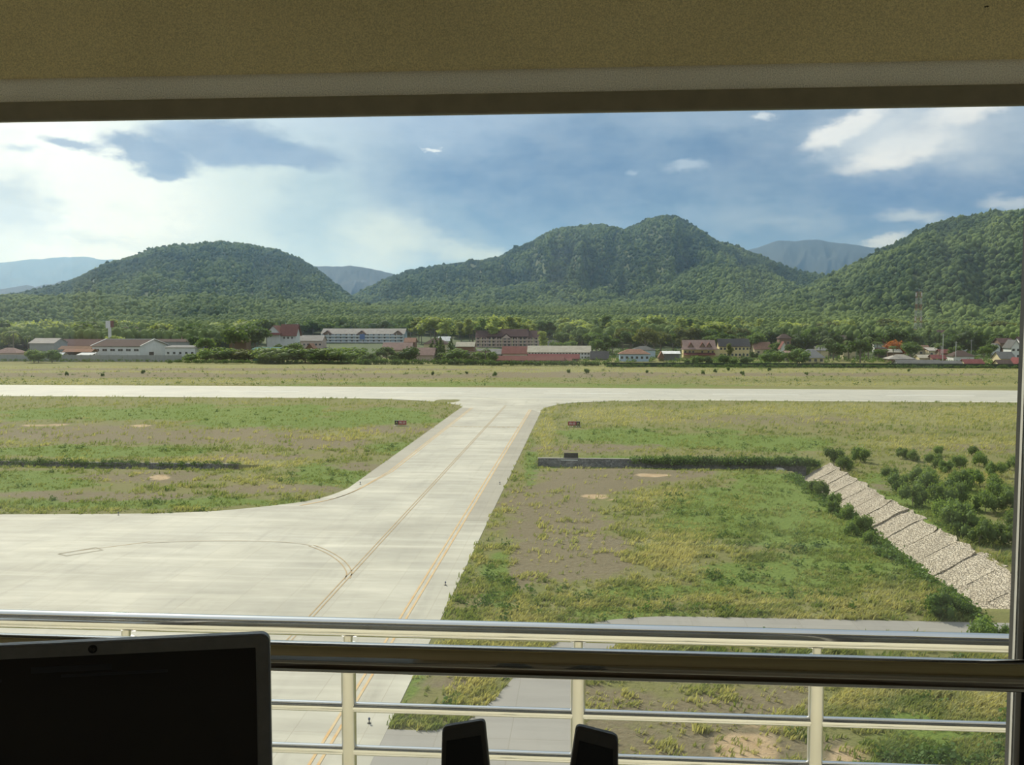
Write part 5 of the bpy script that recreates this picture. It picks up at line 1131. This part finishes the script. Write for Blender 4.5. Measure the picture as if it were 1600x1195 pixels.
S('wall_right', MB().box(X1, X1 + .2, YB, GY + .1, FZ - .2, FZ + .7).box(X1, X1 + .2, YB, -3.4, FZ + .7, CZ + .2).box(X1, X1 + .2, -3.4, GY + .1, CZ - .5, CZ + .2), WALLI)
S('wall_front', MB().box(X0, X1, GY - .06, GY + .1, FZ - .2, H - .92).mi(1).box(X0, X1, GY + .1, GY + .13, FZ - .2, H - .92).mi(0).box(X0, X1, GY - .06, GY + .13, H + 1.05, CZ), [WALLI, CREAM])
S('tower_shaft', MB().box(X0 + .4, X1 - .4, YB + .4, GY - .2, -1, FZ - .2), CREAM)
S('roof_slab', MB().box(X0 - .6, X1 + .6, YB - .6, GY + .2, CZ + .2, CZ + .42), CREAM)
S('balcony_slab', MB().box(X0 - 1.1, X1 + 1.1, GY + .13, GY + .95, FZ - .55, FZ - .35), CREAM)
def glass_mat():
    m = bpy.data.materials.new('window_glass'); m.use_nodes = True; t = NT(m.node_tree); t.n.clear()
    out = t.new('ShaderNodeOutputMaterial'); tr = t.new('ShaderNodeBsdfTransparent'); tr.inputs[0].default_value = (.97, .985, .975, 1)
    gl = t.new('ShaderNodeBsdfGlossy'); gl.inputs['Roughness'].default_value = .01; fr = t.new('ShaderNodeFresnel'); fr.inputs[0].default_value = 1.35
    mx = t.new('ShaderNodeMixShader'); t.put(mx.inputs[0], fr.outputs[0]); t.l.new(tr.outputs[0], mx.inputs[1]); t.l.new(gl.outputs[0], mx.inputs[2])
    du = t.new('ShaderNodeBsdfTranslucent'); du.inputs[0].default_value = (.9, .9, .85, 1)
    v = t.new('ShaderNodeTexCoord').outputs['Object']
    f = t.rng(t.noise(t.vmath('MULTIPLY', v, (3, 3, .6)), 2.0, 5, .6), .35, .8, .006, .03)
    m2 = t.new('ShaderNodeMixShader'); t.put(m2.inputs[0], f); t.l.new(mx.outputs[0], m2.inputs[1]); t.l.new(du.outputs[0], m2.inputs[2]); t.l.new(m2.outputs[0], out.inputs[0]); return m
GLM = glass_mat()
RJ = at(1588.5, 965, GY)[0]
edges = [X0, -1.42, RJ, X1]
for i in range(3):
    a, c = edges[i], edges[i + 1]; l_, r2 = a + (.0 if i == 0 else (.10 if i == 2 else .05)), c - (.05 if i < 1 else 0)
    o = empty('window_%d' % (i + 1), ((a + c) / 2, GY, H - .92)); struct(o); o.location = (0, 0, 0)
    g = MB().box(a, c, GY - .003, GY + .003, H - .9, H + 1.05); g.build('glass_pane', GLM, o)
    MB().box(a, c, GY - .03, GY + .03, H - .92, H - .88).box(a, c, GY - .03, GY + .03, H + 1.01, H + 1.05).build('frame_rail', ALU, o)
    f = MB().box(c, c + .0095, GY - .008, GY + .012, H - .9, H + 1.05)
    if i < 2: f.build('frame_edge', ALU, o); MB().box(c + .0095, c + .10, GY - .010, GY + .05, H - .92, H + 1.05).build('post', DKF, o)
S('trim_1', MB().box(X0, X1, GY - .42, GY - .06, H - .96, H - .92), CREAM)
# roller blind
FAB = bpy.data.materials.new('blind_fabric'); FAB.use_nodes = True
def fabric(m, col, tr, gain=1.0):
    t = NT(m.node_tree); t.n.clear(); out = t.new('ShaderNodeOutputMaterial'); v = t.new('ShaderNodeTexCoord').outputs['Object']
    d = t.new('ShaderNodeBsdfDiffuse'); l = t.new('ShaderNodeBsdfTranslucent'); mx = t.new('ShaderNodeMixShader'); mx.inputs[0].default_value = tr
    n = t.rng(t.noise(v, 500, 2, .5), .3, .7, .72, 1.2); n2 = t.rng(t.noise(v, 2.2, 4, .5), .3, .7, .93, 1.06)
    w1 = t.new('ShaderNodeTexWave'); t.put(w1.inputs[0], v); w1.inputs['Scale'].default_value = 160; w1.bands_direction = 'Z'; w2 = t.new('ShaderNodeTexWave'); t.put(w2.inputs[0], v); w2.inputs['Scale'].default_value = 160
    wv = t.rng(t.math('ADD', w1.outputs['Fac'], w2.outputs['Fac']), 0, 2, .9, 1.08)
    c = t.mix(1.0, t.mix(1.0, t.mix(1.0, (*col, 1), n, 'MULTIPLY'), n2, 'MULTIPLY'), wv, 'MULTIPLY')
    t.put(d.inputs[0], c); t.put(l.inputs[0], c); t.l.new(d.outputs[0], mx.inputs[1]); t.l.new(l.outputs[0], mx.inputs[2]); t.l.new(mx.outputs[0], out.inputs[0]); return m
fabric(FAB, (.84, .74, .50), .6)
HEM = fabric((bpy.data.materials.new('blind_hem'), setattr(bpy.data.materials['blind_hem'], 'use_nodes', True))[0], (.92, .86, .74), .62)
BAR = mat('blind_bottom_bar', (.42, .38, .27), None, 30, .6)
BY = 1.60; zb = (at(0, 192, BY)[2] + at(1600, 163, BY)[2]) / 2
o = empty('roller_blind', (0, BY, zb), 'wide brown fabric roller blind pulled partly down over the window top', 'blind'); bx0, bx1 = -1.7, 1.1
MB().box(bx0, bx1, -.001, .001, .068, 1.02).build('fabric', FAB, o)
MB().box(bx0, bx1, -.006, .006, .031, .070).build('hem_band', HEM, o)
MB().bbox(bx0, bx1, -.009, .009, 0, .032, .003).build('bottom_bar', BAR, o)
MB().tube([(bx0, .02, 1.03), (bx1, .02, 1.03)], .03, 16).build('roller_tube', BAR, o)
# fly on the blind
p = at(1541, 11, BY - .004); INS = mat('insect_black', (.01, .01, .01), None, 1, .4)
o = empty('fly', p, 'tiny black fly sitting on the blind near its top right', 'insect')
MB().tube([(-.0025, 0, -.001), (-.001, -.0006, .0003), (.001, -.0006, .0012), (.0026, 0, .0017)], [.0004, .0011, .0011, .0005], 8).build('body', INS, o)
for s in (-1, 1): MB().add([(0, -.001, 0), (.0030 * s, -.0012, .0018), (.0036 * s, -.0012, .0002), (.0015 * s, -.001, -.0012)], [(0, 1, 2, 3)]).build('wing', INS, o)

# railing on the balcony
CHR = mat('polished_steel', (.70, .69, .66), (.76, .75, .72), 3, .09, 1.0); STL = mat('brushed_steel', (.62, .60, .54), (.70, .68, .62), 3, .34, 1.0)
AY = 2.45; az_ = at(800, 986, AY)[2]; o = empty('balcony_railing', (0, AY, FZ - .35), 'polished steel balcony railing outside the window with three rails and posts', 'railing'); dz = FZ - .35
def rail(name, z, r, m, n=24): return MB().tube([(X0 - 1, 0, z - dz), (X1 + 1, 0, z - dz)], r, n).build(name, m, o, True)
rail('top_rail', az_, .0245, CHR); z1 = at(800, 1112, AY)[2]; z2 = at(800, 1180, AY)[2]
rail('middle_rail', z1, .0135, CHR); rail('middle_rail', z2, .0135, CHR); rail('middle_rail', z2 - (z1 - z2), .0135, CHR); rail('middle_rail', z2 - 2 * (z1 - z2), .0135, CHR)
xp = [at(px, 1100, AY)[0] for px in (546, 903, 1276)]; sp = (xp[2] - xp[0]) / 2
for k in range(-6, 6):
    x = xp[1] + sp * k
    if X0 - 1 < x < X1 + 1:
        q_ = MB().tube([(x, 0, 0), (x, 0, az_ - dz - .045)], .0195, 20).build('post', STL, o, True)
        MB().tube([(x, 0, az_ - dz - .047), (x, 0, az_ - dz - .043)], .0205, 20).build('post_cap', STL, q_, True); MB().tube([(x, 0, az_ - dz - .045), (x, 0, az_ - dz - .02)], [.012, .012], 12).build('saddle', STL, q_, True)
        MB().tube([(x, 0, 0), (x, 0, .008)], .045, 20).build('base_flange', STL, q_, True)
# handrail inside the glass
HY = 1.37; hz = at(800, 1034, HY)[2]; o = empty('handrail', (0, HY, FZ), 'thick dark polished handrail inside the window, nearest the camera', 'handrail')
DCH = mat('polished_handrail_steel', (.60, .57, .52), (.66, .63, .58), 3, .08, 1.0)
MB().tube([(X0 + .02, 0, hz - FZ), (X1 - .02, 0, hz - FZ)], .0222, 32).build('rail', DCH, o, True)
for x in (-2.6, -1.2, 1.35, 2.6): MB().tube([(x, 0, hz - FZ), (x, .16, hz - FZ - .08), (x, GY - .07 - HY, hz - FZ - .40)], .012, 12).build('bracket', DCH, o, True)
# console desk, laptop, speakers
DZ = H - .60; DESK = mat('console_laminate', (.45, .39, .29), None, 6, .5)
o = empty('console_desk', (0, .65, FZ), 'beige console desk below the window', 'desk')
MB().bbox(-2.4, 2.4, -.4, .53, DZ - FZ - .04, DZ - FZ, .005).build('desktop', DESK, o)
for x in (-2.3, -.8, .8, 2.3): MB().box(x - .02, x + .02, -.35, .48, 0, DZ - FZ - .04).build('side_panel', DESK, o)
LBK = mat('laptop_bezel', (.17, .165, .145), None, 80, .45); LSC = mat('laptop_screen', (.030, .027, .024), None, 2, .14, spec=.3); LED = mat('laptop_lid_edge', (.22, .23, .23), None, 20, .35)
cr = at(421, 989, .93); th = math.radians(12.6); ux, uy = math.cos(th), math.sin(th); LW, LH = .338, cr[2] - DZ - .022
o = empty('laptop', (cr[0] - ux * LW / 2, cr[1] - uy * LW / 2, DZ), 'open black laptop with dark screen on the desk at the lower left', 'laptop', rz=th)
def rrect(w, h, r, n=6):
    pts = []
    for cx, cy, a0 in ((w / 2 - r, h / 2 - r, 0), (-w / 2 + r, h / 2 - r, 90), (-w / 2 + r, -h / 2 + r, 180), (w / 2 - r, -h / 2 + r, 270)):
        for k in range(n + 1): t = math.radians(a0 + 90 * k / n); pts.append((cx + r * math.cos(t), cy + r * math.sin(t)))
    return pts
def slab(name, w, h, r, y0, y1, m, parent, dx=0, dzc=0):
    b = MB(); b.prism(rrect(w, h, r), y0, y1); b.xform(0, lambda p: (p[0] + dx, p[2], p[1] + dzc)); b.f = [f[::-1] for f in b.f]; return b.build(name, m, parent)
lid = slab('lid', LW, LH, .009, 0, .008, LED, o, 0, .022 + LH / 2)
slab('bezel', LW - .003, LH - .003, .008, -.002, .0005, LBK, lid, 0, .022 + LH / 2)
TB, SB = .0135, .0135
slab('screen', LW - 2 * SB, LH - TB - .024, .001, -.0026, -.001, LSC, lid, 0, .022 + .024 + (LH - TB - .024) / 2)
for cx_, cz_, w_, h_2 in ((-.02, LH + .022 - TB - .012, .075, .006), (.02, LH + .022 - TB - .019, .10, .003), (-.11, LH + .022 - TB - .021, .05, .003)):
    slab('screen_bar', w_, h_2, .0005, -.0029, -.0026, mat('dim_screen_bar', (.03, .03, .033), None, 1, .4), lid, cx_, cz_)
LGO = mat('dark_logo', (.015, .013, .011), None, 1, .3); LGT = mat('logo_letters', (.10, .09, .075), None, 1, .3)
b = MB(); b.prism([(.0042 * math.cos(k * .2618), .0042 * math.sin(k * .2618)) for k in range(24)], -.0027, -.0018); b.xform(0, lambda p: (p[0] + .0, p[2], p[1] + LH + .022 - .0072)); b.f = [f[::-1] for f in b.f]
lg = b.build('logo', LGO, lid); tx_ = text('logo_letters', 'hp', .0055, LGT, lid, (0, -.0029, LH + .022 - .0070), ext=.0001)
MB().bbox(-LW / 2, LW / 2, -.235, .004, .002, .020, .003).build('base', LBK, o)
MB().box(-LW / 2 + .03, LW / 2 - .03, -.15, -.03, .0195, .0215).build('keyboard', LSC, o); MB().box(-.05, .05, -.225, -.165, .0195, .0207).build('touchpad', LED, o)
MB().tube([(-.13, .002, .020), (.13, .002, .020)], .005, 10).build('hinge', LBK, o)
for sx in (-1, 1):
    for sy in (-.22, -.01): MB().box(sx * .14 - .01, sx * .14 + .01, sy - .005, sy + .005, 0, .003).build('rubber_foot', SBK, o)
SPK = mat('speaker_plastic', (.07, .068, .06), None, 60, .42); GRL = mat('speaker_grille', (.018, .018, .017), None, 400, .8, bump=.3)
def speaker(label, tl, tr, br, bl):
    Y = 1.0; Q = [at(*tl, Y), at(*tr, Y), at(*br, Y), at(*bl, Y)]
    def down(t, b_): k = (DZ + .012 - t[2]) / (b_[2] - t[2]); return (t[0] + (b_[0] - t[0]) * k, DZ + .012)
    A_, B_ = (Q[0][0], Q[0][2]), (Q[1][0], Q[1][2]); C_, E2 = down(Q[1], Q[2]), down(Q[0], Q[3])
    cx = (C_[0] + E2[0]) / 2; o = empty('desktop_speaker', (cx, Y + .05, DZ), label, 'speaker', 'desktop speakers')
    poly = [(p[0] - cx, p[1] - DZ) for p in (E2, C_, B_, A_)]
    def chamf(poly, r):
        out = []
        n = len(poly)
        for i in range(n):
            p = np.array(poly[i]); a = np.array(poly[i - 1]) - p; c = np.array(poly[(i + 1) % n]) - p; a /= np.linalg.norm(a); c /= np.linalg.norm(c)
            for k in range(5): t = k / 4; q1 = p + a * r * (1 - t) ** 2 + c * r * t ** 2; out.append(tuple(q1))
        return out
    def inset(poly, f): m_ = np.mean(poly, axis=0); return [tuple(m_ + (np.array(p) - m_) * f) for p in poly]
    rp = chamf(poly, .006); L = [(inset(rp, .965), -.05), (rp, -.0475), (rp, -.042), (inset(rp, .97), -.036)]
    b = MB(); n = len(rp)
    for pl, y in L: b.v += [(p[0], y, p[1]) for p in pl]
    for j in range(3): b.f += [(j * n + i, j * n + (i + 1) % n, (j + 1) * n + (i + 1) % n, (j + 1) * n + i) for i in range(n)]
    b.f += [tuple(range(n - 1, -1, -1)), tuple(range(3 * n, 4 * n))]; b.m = [0] * len(b.f); b.build('cabinet', SPK, o)
    g = inset(poly, .8); b = MB(); b.add([(p[0], -.0515, p[1]) for p in g] + [(p[0], -.049, p[1]) for p in g], [(0, 1, 2, 3), (0, 4, 5, 1), (1, 5, 6, 2), (2, 6, 7, 3), (3, 7, 4, 0)]); b.build('grille', GRL, o)
    MB().bbox(-.036, .036, -.02, .05, 0, .014, .003).build('foot', SPK, o)
speaker('left one of two black slant-topped desktop speakers, right of the laptop', (690.5, 1137), (757, 1126), (764, 1195), (689, 1195))
speaker('right one of two black slant-topped desktop speakers, in front of the railing post', (900, 1134), (966, 1151), (966, 1195), (891, 1195))

# ------------------------------------------------------------------ haze lying over the valley and the hills
def haze():
    m = bpy.data.materials.new('valley_haze'); m.use_nodes = True; t = NT(m.node_tree); t.n.clear(); out = t.new('ShaderNodeOutputMaterial')
    v = t.new('ShaderNodeVolumeScatter'); v.inputs['Color'].default_value = (.30, .58, 1.0, 1); v.inputs['Density'].default_value = HAZE; v.inputs['Anisotropy'].default_value = .55
    t.l.new(v.outputs[0], out.inputs['Volume'])
    o = MB().box(-9000, 9000, 620, 13500, -60, 620).build('valley_haze', m); struct(o, 'thin blue haze over the valley and hills')
HAZE = 1.0e-4
haze()
